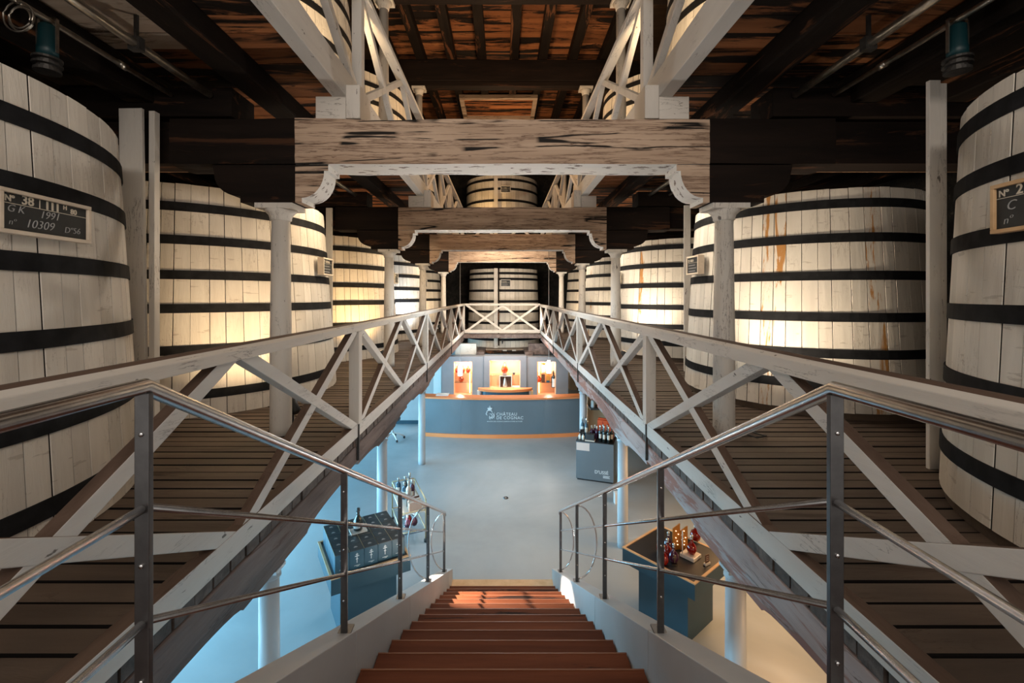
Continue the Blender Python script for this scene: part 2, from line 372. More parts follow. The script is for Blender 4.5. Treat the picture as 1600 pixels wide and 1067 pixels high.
# lower left wall: piers between windows
wl = MB()
ys = [(-3, 0.0), (2.4, 4.0), (6.4, 8.0), (10.4, 12.0), (14.4, 22.9)]
for a, b in ys: wl.box(-7.4, -6.9, a, b, -3.7, GF)
for a, b in ((0.0, 2.4), (4.0, 6.4), (8.0, 10.4), (12.0, 14.4)):
    wl.box(-7.4, -6.9, a, b, -3.7, -3.35); wl.box(-7.4, -6.9, a, b, -1.62, GF)
o = wl.build('wall_left_lower', 'plaster'); o['kind'] = 'structure'
for i, (a, b) in enumerate(((0.0, 2.4), (4.0, 6.4), (8.0, 10.4), (12.0, 14.4))):
    wn = setting('window_%d' % (i + 1), (-7.1, (a + b) / 2, -3.35))
    f = MB()
    f.box(-7.15, -7.02, a, a + 0.07, -3.35, -1.62).box(-7.15, -7.02, b - 0.07, b, -3.35, -1.62).box(-7.15, -7.02, a, b, -3.35, -3.28).box(-7.15, -7.02, a, b, -1.69, -1.62).box(-7.13, -7.04, (a + b) / 2 - 0.03, (a + b) / 2 + 0.03, -3.3, -1.66)
    f.build('window_frame', 'whitep', wn)
    MB().box(-7.12, -7.10, a + 0.05, (a + b) / 2, -3.3, -1.66).build('pane', 'daylight', wn)
    MB().box(-7.12, -7.10, (a + b) / 2, b - 0.05, -3.3, -1.66).build('pane', 'daylight', wn)
o = MB().box(-6.9, 6.9, 20.2, 20.3, -3.7, -2.35).build('wall_rear_lower', 'plaster'); o['kind'] = 'structure'

# gallery floors: boards laid across, one object each
for sd in (-1, 1):
    fl = setting('floor_gallery_%s' % ('left' if sd < 0 else 'right'), (sd * 4.2, 8.5, GF - 0.2))
    a, b = sorted((sd * 1.62, sd * 6.9))
    MB().box(a, b, -2.5, 22.9, GF - 0.19, GF - 0.12).build('leak_blocker', 'black', fl)  # added unseen slab, blocks light leaking through the board gaps
    me = [MB().box(-2.64, 2.64, -0.067 + q, 0.067 - q, -0.045, 0.0, 1, 0).mesh('floor_board', ['board', 'joint']) for q in (0, 0.002, 0.004)]
    off = Vector(WL[fl.name])
    y = 0.3; k = 0
    while y < 22.8:
        inst('floor_board', me[k % 3], fl, (0, y - 8.5, 0.2 + random.uniform(-0.004, 0.003)), (0, 0, random.uniform(-0.0006, 0.0006)))
        y += 0.152; k += 1
# landing under the camera
ld = setting('floor_landing', (0, -0.5, GF - 0.2))
MB().box(-1.62, 1.62, -2.5, 1.45, GF - 0.2, GF - 0.02).build('landing_slab', 'step', ld)
o = MB().box(-1.6, 1.6, 17.9, 18.36, GF - 0.27, GF - 0.12).build('trim_1', 'timber'); o['kind'] = 'structure'

# upper gallery floor soffits: planks + longitudinal timbers
for sd in (-1, 1):
    cl = setting('ceiling_gallery_%s' % ('left' if sd < 0 else 'right'), (sd * 4.2, 8.5, 2.2))
    a, b = sorted((sd * 1.70, sd * 6.9))
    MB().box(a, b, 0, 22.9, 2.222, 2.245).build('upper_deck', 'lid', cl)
    me_a = [MB().box(-0.45, 0.45, -0.118 + q, 0.118 - q, 0, 0.022).mesh('plank', 'plank') for q in (0, 0.003)]
    me_b = [MB().box(-0.55, 0.55, -0.118 + q, 0.118 - q, 0, 0.022).mesh('plank', 'plank') for q in (0, 0.003)]
    me_c = MB().box(-0.55, 0.55, -0.118, 0.118, 0, 0.022).mesh('plank', 'paleplank')
    y = 1.2; k = 0
    while y < 22.6:
        inst('plank', me_a[k % 2], cl, (sd * (2.15 - 4.2), y - 8.5, random.uniform(-0.006, 0.002)))
        pale = sd < 0 and y < 3.9
        inst('plank', me_c if pale else me_b[k % 2], cl, (sd * (3.15 - 4.2), y - 8.5, random.uniform(-0.006, 0.002)))
        y += 0.242; k += 1
    a, b = sorted((sd * 2.30, sd * 2.56))
    MB().box(a, b, 0.5, 22.9, 2.0, 2.2).build('long_timber', 'darky', cl, 0.02)
    a, b = sorted((sd * 3.70, sd * 6.9))
    MB().box(a, b, 0.5, 22.9, 2.05, 2.2).build('shade_boarding', 'darky', cl)  # near-black colour paints in the shade of the outer ceiling
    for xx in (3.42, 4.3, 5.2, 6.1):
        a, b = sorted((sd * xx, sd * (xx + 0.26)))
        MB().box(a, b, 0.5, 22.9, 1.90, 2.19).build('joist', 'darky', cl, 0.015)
    for yy in (4.6, 8.97, 12.75, 17.2):
        a, b = sorted((sd * 2.66, sd * 6.9))
        MB().box(a, b, yy - 0.2, yy + 0.2, 1.77, 2.05).build('cross_joist', 'dark', cl)

o = MB().box(-1.6, 1.6, 18.4, 22.9, 2.05, 2.245).build('trim_2', 'dark'); o['kind'] = 'structure'
# main ceiling
mc = setting('ceiling', (0, 14, 6.9))
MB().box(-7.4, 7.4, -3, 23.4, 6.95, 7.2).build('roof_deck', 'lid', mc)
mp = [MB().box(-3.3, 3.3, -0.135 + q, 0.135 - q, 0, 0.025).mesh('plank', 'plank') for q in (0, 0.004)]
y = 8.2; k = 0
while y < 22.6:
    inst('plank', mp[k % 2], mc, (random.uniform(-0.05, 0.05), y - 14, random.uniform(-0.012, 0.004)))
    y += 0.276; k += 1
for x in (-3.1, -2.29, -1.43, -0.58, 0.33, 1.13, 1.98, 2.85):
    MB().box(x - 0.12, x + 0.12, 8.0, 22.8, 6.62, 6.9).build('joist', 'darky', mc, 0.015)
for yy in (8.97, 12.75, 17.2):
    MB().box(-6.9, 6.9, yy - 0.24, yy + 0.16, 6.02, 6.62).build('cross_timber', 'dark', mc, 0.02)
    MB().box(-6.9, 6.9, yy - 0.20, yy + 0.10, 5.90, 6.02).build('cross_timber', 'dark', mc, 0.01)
hf = MB().box(-1.42, 1.16, 14.7, 14.85, 6.5, 6.62).box(-1.42, 1.16, 16.4, 16.55, 6.5, 6.62).box(-1.42, -1.28, 14.85, 16.4, 6.5, 6.62).box(1.02, 1.16, 14.85, 16.4, 6.5, 6.62)
hf.build('hatch_frame', 'paleplank', mc)
for k in range(5):
    MB().box(-1.28, 1.02, 14.87 + k * 0.306, 14.87 + k * 0.306 + 0.27, 6.60, 6.62).build('hatch_board', 'plank', mc)

# ------------------------------------------------------------------ cross beams with corbels
BY = [4.6, 8.97, 12.75, 17.2]
def rough_box(mb, x0, x1, y0, y1, z0, z1, res, amp, seed, mats=(0, 0)):
    nx = max(2, int((x1 - x0) / res)); ny = 4; nz = 6
    ring = []
    for i in range(ny + 1): ring.append((y0 + (y1 - y0) * i / ny, z0))
    for i in range(1, nz + 1): ring.append((y1, z0 + (z1 - z0) * i / nz))
    for i in range(1, ny + 1): ring.append((y1 - (y1 - y0) * i / ny, z1))
    for i in range(1, nz): ring.append((y0, z1 - (z1 - z0) * i / nz))
    n = len(ring); vs = []; fs = []; ms = []
    for i in range(nx + 1):
        x = x0 + (x1 - x0) * i / nx
        for (y, z) in ring:
            d = noise.noise(Vector((x * 1.3 + seed, y * 5, z * 5))) * amp + noise.noise(Vector((x * 4 + seed, y * 14, z * 14))) * amp * 0.5
            cy, cz = (y0 + y1) / 2, (z0 + z1) / 2
            v = Vector((0, (y - cy) / (y1 - y0), (z - cz) / (z1 - z0))); v.normalize()
            corner = (abs(y - cy) > (y1 - y0) * 0.499) and (abs(z - cz) > (z1 - z0) * 0.499)
            if corner: d -= 0.012
            vs.append((x, y + v.y * d, z + v.z * d))
    for i in range(nx):
        for k in range(n):
            k2 = (k + 1) % n; fs.append((i * n + k, i * n + k2, (i + 1) * n + k2, (i + 1) * n + k))
            ms.append(mats[1] if k < ny else mats[0])
    fs.append(tuple(range(n))[::-1]); ms.append(mats[0]); fs.append(tuple(nx * n + k for k in range(n))); ms.append(mats[0])
    mb.add(vs, fs, ms)
def corbel_poly(sd, white):
    # outline in (x,z): inner concave scroll (white) or outer rounded end (dark); split at |x| = 2.04
    P = []
    if white:
        P = [(2.04, 0.925), (1.975, 0.925), (1.975, 0.97)]
        for k in range(9):
            a = k / 8 * PI / 2
            P.append((1.975 - 0.22 * math.sin(a), 0.97 + 0.265 * (1 - math.cos(a))))
        P += [(1.715, 1.235), (1.715, 1.295), (2.04, 1.295)]
    else:
        P = [(2.04, 1.295), (2.04, 0.925), (2.58, 0.925), (2.58, 0.99)]
        for k in range(8):
            a = k / 7 * PI / 2
            P.append((2.60 + 0.24 * math.sin(a), 0.99 + 0.21 * (1 - math.cos(a))))
        P += [(2.86, 1.295)]
    return [(sd * x, z) for x, z in P]
for i, yc in enumerate(BY):
    y0, y1 = yc - 0.2, yc + 0.22
    t = thing('cross_beam', '%s weathered white cross beam between the column rows, counted from the stairs' % ORD[i], 'beam', (0, yc, 0.925), 0, 'cross beams over the hall')
    mb = MB(); rough_box(mb, -2.04, 2.04, y0, y1, 1.295, 1.75, 0.12, 0.014, i * 9.1, (0, 1)); mb.build('painted_beam', ['beamx', 'flaky'], t)
    for sd in (-1, 1):
        p = corbel_poly(sd, True); n = len(p)
        MB().prism(p, 'Y', y0 + 0.01, y1 - 0.1, 0, [1 if 1 <= k <= n - 3 else 0 for k in range(n)]).build('corbel', ['beamx', 'flaky'], t)
        MB().prism(corbel_poly(sd, False), 'Y', y0 + 0.015, y1 - 0.1).build('corbel', 'dark', t)['label'] = 'unpainted dark outer corbel'
        a, b = sorted((sd * 2.04, sd * 3.28)); mb = MB(); rough_box(mb, a, b, y0 + 0.005, y1, 1.30, 1.76, 0.15, 0.012, i * 3 + sd); mb.build('beam_end', 'dark', t)['label'] = 'unpainted dark beam end'
        a, b = sorted((sd * 3.28, sd * 6.9)); MB().box(a, b, y0 + 0.12, y1, 1.34, 1.76).build('beam_end', 'dark', t)
        a, b = sorted((sd * 2.9, sd * 6.9)); MB().box(a, b, y1 - 0.02, y1 + 0.06, 1.35, 1.49).build('tie_board', 'tie', t)
        # spacer blocks carrying the upper gallery
        a, b = sorted((sd * 1.545, sd * 1.845)); MB().box(a, b, y0 + 0.02, y1 - 0.02, 1.75, 1.975).build('spacer_block', 'paintx', t, 0.008)
        a, b = sorted((sd * 1.40, sd * 1.54)); MB().box(a, b, y0 + 0.0, y1 - 0.06, 1.75, 2.08).build('spacer_block', 'paintz', t, 0.008)

# ------------------------------------------------------------------ columns
def column(name, label, group, x, y, z0, z1, r0, r1, cap, mat, capmat=None, cw=1.0):
    t = thing(name, label, 'column', (x, y, z0), 0, group)
    MB().lathe([(r0 * 1.0, 0), (r0, 0.1), (r0 * 0.98, (z1 - z0) * 0.4), (r1, z1 - z0 - 0.16 * cap)], 20, (x, y, z0)).build('shaft', mat, t)
    MB().lathe([(r1 * 1.0, -0.16 * cap), (r1 * 1.18, -0.15 * cap), (r1 * 1.18, -0.13 * cap), (r1 * 1.3 * cw, -0.10 * cap), (r1 * 1.85 * cw, -0.05 * cap)], 20, (x, y, z1)).box(x - r1 * 2.1 * cw, x + r1 * 2.1 * cw, y - r1 * 1.75 * cw, y + r1 * 1.75 * cw, z1 - 0.05 * cap, z1).build('capital', capmat or mat, t)
    return t
for i, yc in enumerate(BY):
    for sd in (-1, 1):
        s = 'left' if sd < 0 else 'right'
        column('gallery_column', '%s white round column of the %s gallery, counted from the stairs' % (ORD[i], s), 'white gallery columns', sd * 2.26, yc - 0.03, GF, 0.925, 0.105, 0.088, 1.0, 'paintz')
        if i > 0:
            column('upper_column', '%s slim cream column of the upper %s gallery, seen above the first cross beam' % (ORD[i - 1], s), 'upper gallery columns', sd * 2.36, yc - 0.05, 2.26, 5.90, 0.10, 0.088, 1.3, 'paintz')
LY = [3.42, 6.63, 9.9]
for i, yc in enumerate(LY):
    for sd in (-1, 1):
        s = 'left' if sd < 0 else 'right'
        column('hall_column', '%s slim grey column under the %s gallery, counted from the stairs' % (ORD[i], s), 'grey columns of the lower hall', sd * 1.78, yc, -3.7, -2.06, 0.078, 0.072, 0.5, 'colblue', None, 0.6)

# ------------------------------------------------------------------ gallery edge timbers
for sd in (-1, 1):
    s = 'left' if sd < 0 else 'right'
    mt = 'timber' if sd < 0 else 'timber_red'
    t = thing('gallery_beam', 'long %s timber under the edge of the %s gallery' % ('grey brown' if sd < 0 else 'grey and reddish', s), 'beam', (sd * 1.75, 9, -1.8), 0, 'timbers under the gallery edges')
    a, b = sorted((sd * 1.565, sd * 1.95))
    MB().box(a, b, -0.5, 18.4, -1.79, -1.605).build('edge_timber', mt, t, 0.012)
    # board ends: a toothed strip under the white bottom rail
    k = 0; y = 1.0; a2, b2 = sorted((sd * 1.572, sd * 1.65))
    me = MB().box(-0.039, 0.039, -0.068, 0.068, 0, 0.082).mesh('board_end', 'endgrain')
    while y < 18.3:
        inst('board_end', me, t, (sd * 1.611 - sd * 1.75 + random.uniform(-0.006, 0.006), y - 9, -1.597 + 1.8), (0, 0, random.uniform(-0.02, 0.02)))
        y += 0.152
    for yc in LY:
        a, b = sorted((sd * 1.70, sd * 1.90)); p = [(yc - 1.35, -1.79), (yc - 1.35, -1.98)]
        for k in range(7):
            q = k / 6 * PI / 2; p.append((yc - 1.35 + 0.12 + 0.75 * math.sin(q), -1.98 + 0.0 - 0.08 * (1 - math.cos(q))))
        p += [(yc + 0.48, -2.06)]
        for k in range(7):
            q = k / 6 * PI / 2; p.append((yc + 0.48 + 0.75 * (1 - math.cos(q)), -2.06 + 0.08 * math.sin(q)))
        p += [(yc + 1.35, -1.98), (yc + 1.35, -1.79)]
        MB().prism(p, 'X', a, b).build('bracket', mt, t)

# ------------------------------------------------------------------ timber railings
def timber_railing(name, label, group, sd, zf, top, ys, chord=(0.03, -0.11), lit='brace', strap=True, xi=WI, cw=0.08, rw=0.08, rh=0.09):
    """zf: floor, top: top of handrail; ys: post positions; runs along Y at x = sd*xi (inner face)"""
    t = thing(name, label, 'railing', (sd * (xi + 0.05), ys[0], zf), 0, group)
    x = sd * (xi + cw / 2); z1 = zf + chord[0]; z0 = zf + chord[1]
    MB().box(min(sd * xi, sd * (xi + cw)), max(sd * xi, sd * (xi + cw)), ys[0] - 0.6, ys[-1], z0, z1, 0, 1).build('bottom_rail', ['brace', 'worn'], t, 0.006)
    xa, xb = sorted((sd * (xi - 0.02), sd * (xi + rw)))
    zr0 = top - rh
    c = 0.02; xin, xout = (xb, xa) if sd < 0 else (xa, xb)
    hr = MB(); sec = [(xin, zr0), (xout, zr0), (xout, top - c), (xout - sd * c, top), (xin + sd * 0.048, top), (xin + sd * 0.020, top - 0.008), (xin, top - 0.028)]
    hr.prism(sec, 'Y', ys[0] - 0.6, ys[-1] + 0.05, 0, [0, 0, 1, 1, 1, 0, 0]); hr.build('handrail', ['painty', 'worn'], t, 0.004)
    for k, y in enumerate(ys):
        MB().box(x - 0.055, x + 0.055, y - 0.055, y + 0.055, z1, zr0).build('post', 'paintz', t, 0.006)
        if strap: MB().box(sd * xi - 0.012, sd * xi + 0.012, y - 0.045, y - 0.02, zf - 0.36, zf + 0.65).build('strap', 'iron', t)
    topm = 1 if strap else 0
    def brace(ya, za, yb, zb, th):
        MB().bar((x, ya, za), (x, yb, zb), th, 0.085, (0, 0, 1), 0, topm).build('brace', [lit, 'worn'], t, 0.004)
    segs = [(a, b) for a, b in zip(ys[:-1], ys[1:])]
    for a, b in segs:
        m = (a + b) / 2
        for (p, q) in ((a, m), (m, b)):
            brace(p + 0.03, zr0 + 0.035, q - 0.03, z1 - 0.05, 0.074)
            brace(p + 0.03, z1 - 0.05, q - 0.03, zr0 + 0.035, 0.066)
    return t
PY = [RY0, 4.85, 9.25, 13.7, 18.3]
timber_railing('timber_railing', 'white cross braced timber railing with worn brown handrail along the left gallery', 'gallery railings', -1, GF, -0.283, PY)
timber_railing('timber_railing', 'white cross braced timber railing with worn brown handrail along the right gallery', 'gallery railings', 1, GF, -0.312, PY, rh=0.11)
UY = [0.55, 5.0, 9.3, 13.6, 18.2]
def upper_railing(sd):
    s = 'left' if sd < 0 else 'right'
    t = timber_railing('upper_railing', 'white cross braced railing on a heavy sill along the upper %s gallery' % s, 'upper gallery railings', sd, 2.21, 3.46, UY, (0.03, -0.24), 'paintz', False, 1.54, 0.14, 0.11)
upper_railing(-1); upper_railing(1)
def end_railing(name, label, zf, top, y, ch):
    t = thing(name, label, 'railing', (0, y, zf))
    MB().box(-1.55, 1.55, y, y + 0.08, zf + ch, zf + 0.03).build('bottom_rail', 'paintx', t, 0.004)
    MB().box(-1.55, 1.55, y - 0.03, y + 0.12, top - 0.08, top).build('handrail', ['paintx'], t, 0.006)
    for a, b in ((-1.45, 0.0), (0.0, 1.45)):
        MB().bar((a - 0.03, y + 0.04, top - 0.06), (b, y + 0.04, zf + 0.0), 0.06, 0.08, (0, 0, 1)).build('brace', 'paintx', t)
        MB().bar((a, y + 0.04, zf + 0.0), (b + 0.03, y + 0.04, top - 0.06), 0.052, 0.08, (0, 0, 1)).build('brace', 'paintx', t)
    return t
end_railing('timber_railing', 'white crossed railing closing the far end of the gallery in front of the centre vat', GF, -0.295, 18.36, -0.10)
end_railing('upper_railing', 'white crossed railing closing the far end of the upper gallery', 2.21, 3.46, 18.26, -0.24)

# ------------------------------------------------------------------ vats
def stave_mesh(R0, R1, H, ang, mat='stave'):
    mb = MB(); h = ang / 2; g = 0.0026
    def sec(R, z):
        w = R * math.tan(h) - g; bb = 0.0025
        return [(R - 0.05, -w, z), (R - 0.004, -w, z), (R, -w + bb, z), (R + 0.002, 0, z), (R, w - bb, z), (R - 0.004, w, z), (R - 0.05, w, z)]
    a = sec(R0, 0); b = sec(R1, H); n = 7
    fs = [(k, k + 1, n + k + 1, n + k) for k in range(n - 1)] + [(n - 1, 0, n, 2 * n - 1), tuple(range(n))[::-1], tuple(range(n, 2 * n))]
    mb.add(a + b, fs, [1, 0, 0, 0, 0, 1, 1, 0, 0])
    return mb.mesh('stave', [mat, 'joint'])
def make_vat(label, loc, R0, R1, H, N, hoops, plinth=False, seed=1, lift=0.0, group=None, bh=0.105, rust=()):
    rnd = random.Random(seed)
    t = thing('wooden_vat', label, 'vat', loc, 0, group)
    N3 = N // 3; unit = 2 * PI / (N3 * (0.82 + 1.0 + 1.18))
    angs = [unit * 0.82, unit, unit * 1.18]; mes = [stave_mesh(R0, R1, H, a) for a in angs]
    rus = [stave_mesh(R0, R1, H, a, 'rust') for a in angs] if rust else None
    seq = [0, 1, 2] * N3; rnd.shuffle(seq); a = rnd.random() * 0.1
    for q in seq:
        a += angs[q] / 2
        o = inst('stave', rus[q] if any(abs((a - ra_ + PI) % (2 * PI) - PI) < angs[q] / 2 for ra_ in rust) else mes[q], t, (math.cos(a) * rnd.uniform(-0.003, 0.003), math.sin(a) * rnd.uniform(-0.003, 0.003), lift + rnd.uniform(-0.004, 0.004)), (0, 0, a))
        a += angs[q] / 2
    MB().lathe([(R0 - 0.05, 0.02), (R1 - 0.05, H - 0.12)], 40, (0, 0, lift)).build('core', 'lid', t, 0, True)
    for hz in hoops:
        f = (hz - loc[2] - lift) / H; r = R0 + (R1 - R0) * f; z = hz - loc[2]
        dr = (R1 - R0) / H * bh / 2
        prof = [(r - dr + 0.003, z - bh / 2), (r - dr + 0.013, z - bh / 2), (r + dr + 0.013, z + bh / 2), (r + dr + 0.003, z + bh / 2)]
        mb = MB(); vs = []; fs = []; n = 96
        for (rr, zz) in prof:
            for k in range(n): vs.append((rr * math.cos(2 * PI * k / n), rr * math.sin(2 * PI * k / n), zz))
        for q in range(4):
            q2 = (q + 1) % 4
            for k in range(n): fs.append((q * n + k, q * n + (k + 1) % n, q2 * n + (k + 1) % n, q2 * n + k))
        mb.add(vs, fs, 0, False); mb.build('hoop', 'hoop', t, 0, True)
    if plinth: MB().lathe([(R0 - 0.02, 0), (R0 - 0.02, lift + 0.02)], 48, (0, 0, 0), 0, False).build('plinth', 'lid', t, 0, True)
    return t
HL = [1.05, 0.66, 0.25, -0.14, -0.62, -1.14]
HR = [1.08, 0.68, 0.24, -0.24, -0.66, -1.02]
HR1 = [1.09, 0.73, 0.35, -0.10, -0.54, -1.02]
LV = [(-4.6, 2.4), (-4.6, 6.8), (-4.6, 11.2), (-4.6, 15.6), (-4.6, 20.0)]
RV = [(4.34, 2.1), (4.34, 6.55), (4.34, 11.0), (4.34, 15.45), (4.34, 19.9)]
desc = ['nearest to the camera with a large numbered chalkboard', 'second from the camera, behind the nearest column', 'third from the camera', 'fourth from the camera', 'fifth, far back by the end wall']
va = make_vat('white vat with black hoops on the left gallery, nearest the camera, chalkboard numbered 38', (-4.6, 2.4, GF), 2.08, 1.93, 2.645, 75, [0.985, 0.615, 0.19, -0.24, -0.72, -1.18], False, 3, 0, 'vats on the lower gallery')
vb = make_vat('white vat on the left gallery, second from the camera, behind the nearest column', (-4.6, 6.8, GF), 1.95, 1.75, 2.72, 72, HL, False, 4, 0, 'vats on the lower gallery')
for k in (2, 3, 4): dup(vb, (LV[k][0], LV[k][1], GF), k * 1.3, 'white vat with black hoops on the left gallery, ' + desc[k])
vc = make_vat('white vat with black hoops on the right gallery, nearest the camera, cut by the frame', (4.38, 2.1, GF), 1.67, 1.56, 2.57, 60, HR1, True, 5, 0.08, 'vats on the lower gallery')
vd = make_vat('white vat with rust streaks on the right gallery, second from the camera', (4.34, 6.55, GF), 1.55, 1.39, 2.58, 57, HR, True, 9, 0.08, 'vats on the lower gallery', rust=(-2.365, -2.27, -1.68, 0.4, 2.0))
for k in (2, 3, 4): dup(vd, (RV[k][0], RV[k][1], GF), k * 1.7, 'white vat with black hoops on the right gallery, ' + desc[k])
UZ = 2.26
for k in (1, 2, 3):
    dup(vb, (-4.2, LV[k][1], UZ), k * 0.9, 'white vat on the upper left gallery, %s of the row behind the upper railing' % ORD[k - 1], 'vats on the upper gallery')
    dup(vd, (3.92, RV[k][1], UZ), k * 0.8, 'white vat on the upper right gallery, %s of the row behind the upper railing' % ORD[k - 1], 'vats on the upper gallery')
ve = make_vat('cream vat with black hoops in the centre of the far end, behind the end railing', (0.06, 20.85, -2.20), 1.66, 1.56, 3.40, 54, [1.0, 0.75, 0.25, -0.22, -0.66, -1.15, -1.86], False, 12)
vf = make_vat('cream vat on the upper floor at the far end, between the first two cross beams', (-0.02, 21.0, UZ), 1.72, 1.64, 3.0, 54, [2.75, 3.55, 4.15, 4.65, 5.05], False, 13)

# vertical boards standing by the vats
def upright(label, x, y, w1=0.19, z1=1.74, narrow=True, lean=0.0, sd=1):
    t = thing('upright_board', label, 'post', (x, y, GF), 0, 'white upright boards between the vats')
    MB().bar((x, y, GF), (x - lean, y, z1), w1, 0.035, (0, 1, 0)).build('board', 'paintz', t, 0.004)
    if narrow: MB().bar((x + sd * (w1 / 2 + 0.036), y + 0.03, GF), (x + sd * (w1 / 2 + 0.036), y + 0.03, z1 - 0.02), 0.055, 0.07, (0, 1, 0)).build('batten', 'paintz', t, 0.004)
upright('wide white upright board with a batten beside the nearest left vat', -3.51, 4.30, 0.22, 1.80, True, 0.05)
upright('narrow white upright board with a batten beside the nearest right vat', 3.50, 3.64, 0.09, 1.75, True, 0.0, 1)
for k, y in enumerate((8.62, 13.0, 17.4)):
    upright('plain white upright board after the %s left vat' % ORD[k + 1], -3.33, y, 0.12, 1.7, False)
    upright('plain white upright board after the %s right vat' % ORD[k + 1], 3.45, y - 0.25, 0.12, 1.7, False)
t = thing('upright_board', 'tall cream board standing against the front of the far centre vat', 'post', (-0.28, 19.1, -2.2))
MB().box(-0.36, -0.2, 19.08, 19.13, -2.2, 1.2).build('board', 'paintz', t); MB().box(-0.19, -0.13, 19.1, 19.14, -2.1, 1.2).build('batten', 'darky', t)
t = thing('upright_board', 'tall cream board standing against the front of the far upper vat', 'post', (-0.28, 19.15, UZ))
MB().box(-0.36, -0.2, 19.22, 19.27, UZ, 5.3).build('board', 'paintz', t)
t = thing('barrier_pole', 'red and white striped pole by the dark end wall', 'pole', (-2.55, 19.3, GF))
for k in range(10): MB().tube([(-2.55, 19.3, GF + k * 0.2), (-2.55, 19.3, GF + k * 0.2 + 0.2)], 0.07, 10).build('stripe', 'redp' if k % 2 else 'whitep', t)

# ------------------------------------------------------------------ chalkboards
def chalkboard(label, loc, rz, w, h, lines, frame='frame', depth=0.045):
    """local frame: x to the right, z up, facing -y"""
    t = thing('chalkboard', label, 'sign', loc, rz, 'vat chalkboards')
    b = 0.022
    MB().box(-w / 2 + b, w / 2 - b, -0.006, 0.02, b, h - b).build('board', 'slate', t, 0, True)
    MB().box(-w / 2, w / 2, -0.022, depth, 0, b).box(-w / 2, w / 2, -0.022, depth, h - b, h).box(-w / 2, -w / 2 + b, -0.022, depth, b, h - b).box(w / 2 - b, w / 2, -0.022, depth, b, h - b).build('frame', frame, t, 0.003, True)
    for (txt, x, z, size, mat, off, rot, shear) in lines:
        if txt == '-':
            MB().box(-w / 2 + x, -w / 2 + x + size, -0.009, -0.0055, z - off, z + off).build('ruled_line', mat, t, 0, True); continue
        if txt == '|':
            MB().box(-w / 2 + x - off, -w / 2 + x + off, -0.009, -0.0055, z, z + size).build('ruled_line', mat, t, 0, True); continue
        me = text_mesh(txt, size, mat, 0.0012, 'LEFT', off, 1.0, shear)
        inst('lettering', me, t, (-w / 2 + x, -0.0075, z), (PI / 2, -rot, 0))
    return t
def on_vat(cx, cy, Rv, phi, depth):
    n = Vector((math.cos(phi), math.sin(phi))); d = Rv + 0.018 + depth
    return cx + n.x * d, cy + n.y * d, phi + PI / 2
big = [('-', 0.022, 0.158, 0.496, 'cream', 0.0016, 0, 0), ('|', 0.222, 0.158, 0.05, 'cream', 0.0014, 0, 0),
       ('Nº', 0.035, 0.168, 0.045, 'cream', 0.0012, 0, 0), ('38', 0.122, 0.165, 0.068, 'cream', 0.0012, 0, 0), ('111', 0.25, 0.164, 0.062, 'cream', 0.0022, 0, 0), ('H', 0.362, 0.183, 0.034, 'cream', 0.001, 0, 0), ('80', 0.41, 0.165, 0.042, 'cream', 0.001, 0, 0),
       ('G K', 0.045, 0.115, 0.055, 'chalkgrey', -0.0006, 0.0, 0.3), ('1991', 0.22, 0.108, 0.06, 'chalkgrey', -0.0008, 0.03, 0.3), ('nº', 0.055, 0.048, 0.045, 'chalkgrey', -0.001, 0, 0.2), ('10309', 0.14, 0.045, 0.066, 'chalkgrey', -0.001, 0.02, 0.3), ('Dº56', 0.37, 0.048, 0.05, 'chalkgrey', -0.001, 0.04, 0.2)]
chalkboard('chalkboard numbered 38 in a cream frame on the nearest left vat', (*on_vat(-4.6, 2.4, 1.99, 0.06, 0.03)[:2], 0.325), PI / 2 + 0.06, 0.54, 0.232, big, depth=0.03)
rb = [('-', 0.022, 0.19, 0.44, 'cream', 0.0016, 0, 0), ('Nº', 0.035, 0.20, 0.05, 'cream', 0.0012, 0, 0), ('2', 0.13, 0.197, 0.075, 'cream', 0.0012, 0, 0), ('C', 0.075, 0.12, 0.075, 'chalkgrey', -0.0006, 0, 0.25), ('nº', 0.06, 0.045, 0.06, 'chalkgrey', -0.001, 0.1, 0.3)]
chalkboard('chalkboard with a number starting in 2 in a tan frame on the nearest right vat', (*on_vat(4.38, 2.1, 1.60, PI - 0.12, 0.03)[:2], 0.35), -PI / 2 - 0.12, 0.46, 0.272, rb, 'tan', 0.03)
def small_lines(txt):
    L = [(txt, 0.03, 0.185, 0.055, 'cream', 0.0005, 0, 0), ('-', 0.022, 0.17, 0.356, 'cream', 0.0015, 0, 0)]
    for k in range(3): L.append(('-', 0.05, 0.135 - 0.042 * k, 0.22 + 0.04 * (k % 2), 'chalkgrey', 0.004, 0, 0))
    return L
chalkboard('small chalkboard numbered 37 on the second left vat, right of the column', (*on_vat(-4.6, 6.8, 1.83, 0.02, 0.08)[:2], 0.32), PI / 2 + 0.02, 0.40, 0.26, small_lines('37 108H46'), 'frame', 0.07)
chalkboard('small chalkboard in the third left vat row by the column', (*on_vat(-4.6, 11.2, 1.83, 0.02, 0.08)[:2], 0.32), PI / 2 + 0.02, 0.40, 0.26, small_lines('36 108H'), 'paintz', 0.07)
chalkboard('small chalkboard on the fourth left vat', (*on_vat(-4.6, 15.6, 1.83, 0.02, 0.08)[:2], 0.32), PI / 2 + 0.02, 0.40, 0.26, small_lines('35 108H'), 'paintz', 0.07)
chalkboard('small chalkboard on the left edge of the second right vat', (*on_vat(4.34, 6.55, 1.45, PI, 0.08)[:2], 0.32), -PI / 2, 0.40, 0.27, small_lines('23 106H'), 'frame', 0.07)
chalkboard('small chalkboard on the third right vat', (*on_vat(4.34, 11.0, 1.45, PI, 0.08)[:2], 0.32), -PI / 2, 0.40, 0.27, small_lines('24 106H'), 'frame', 0.07)
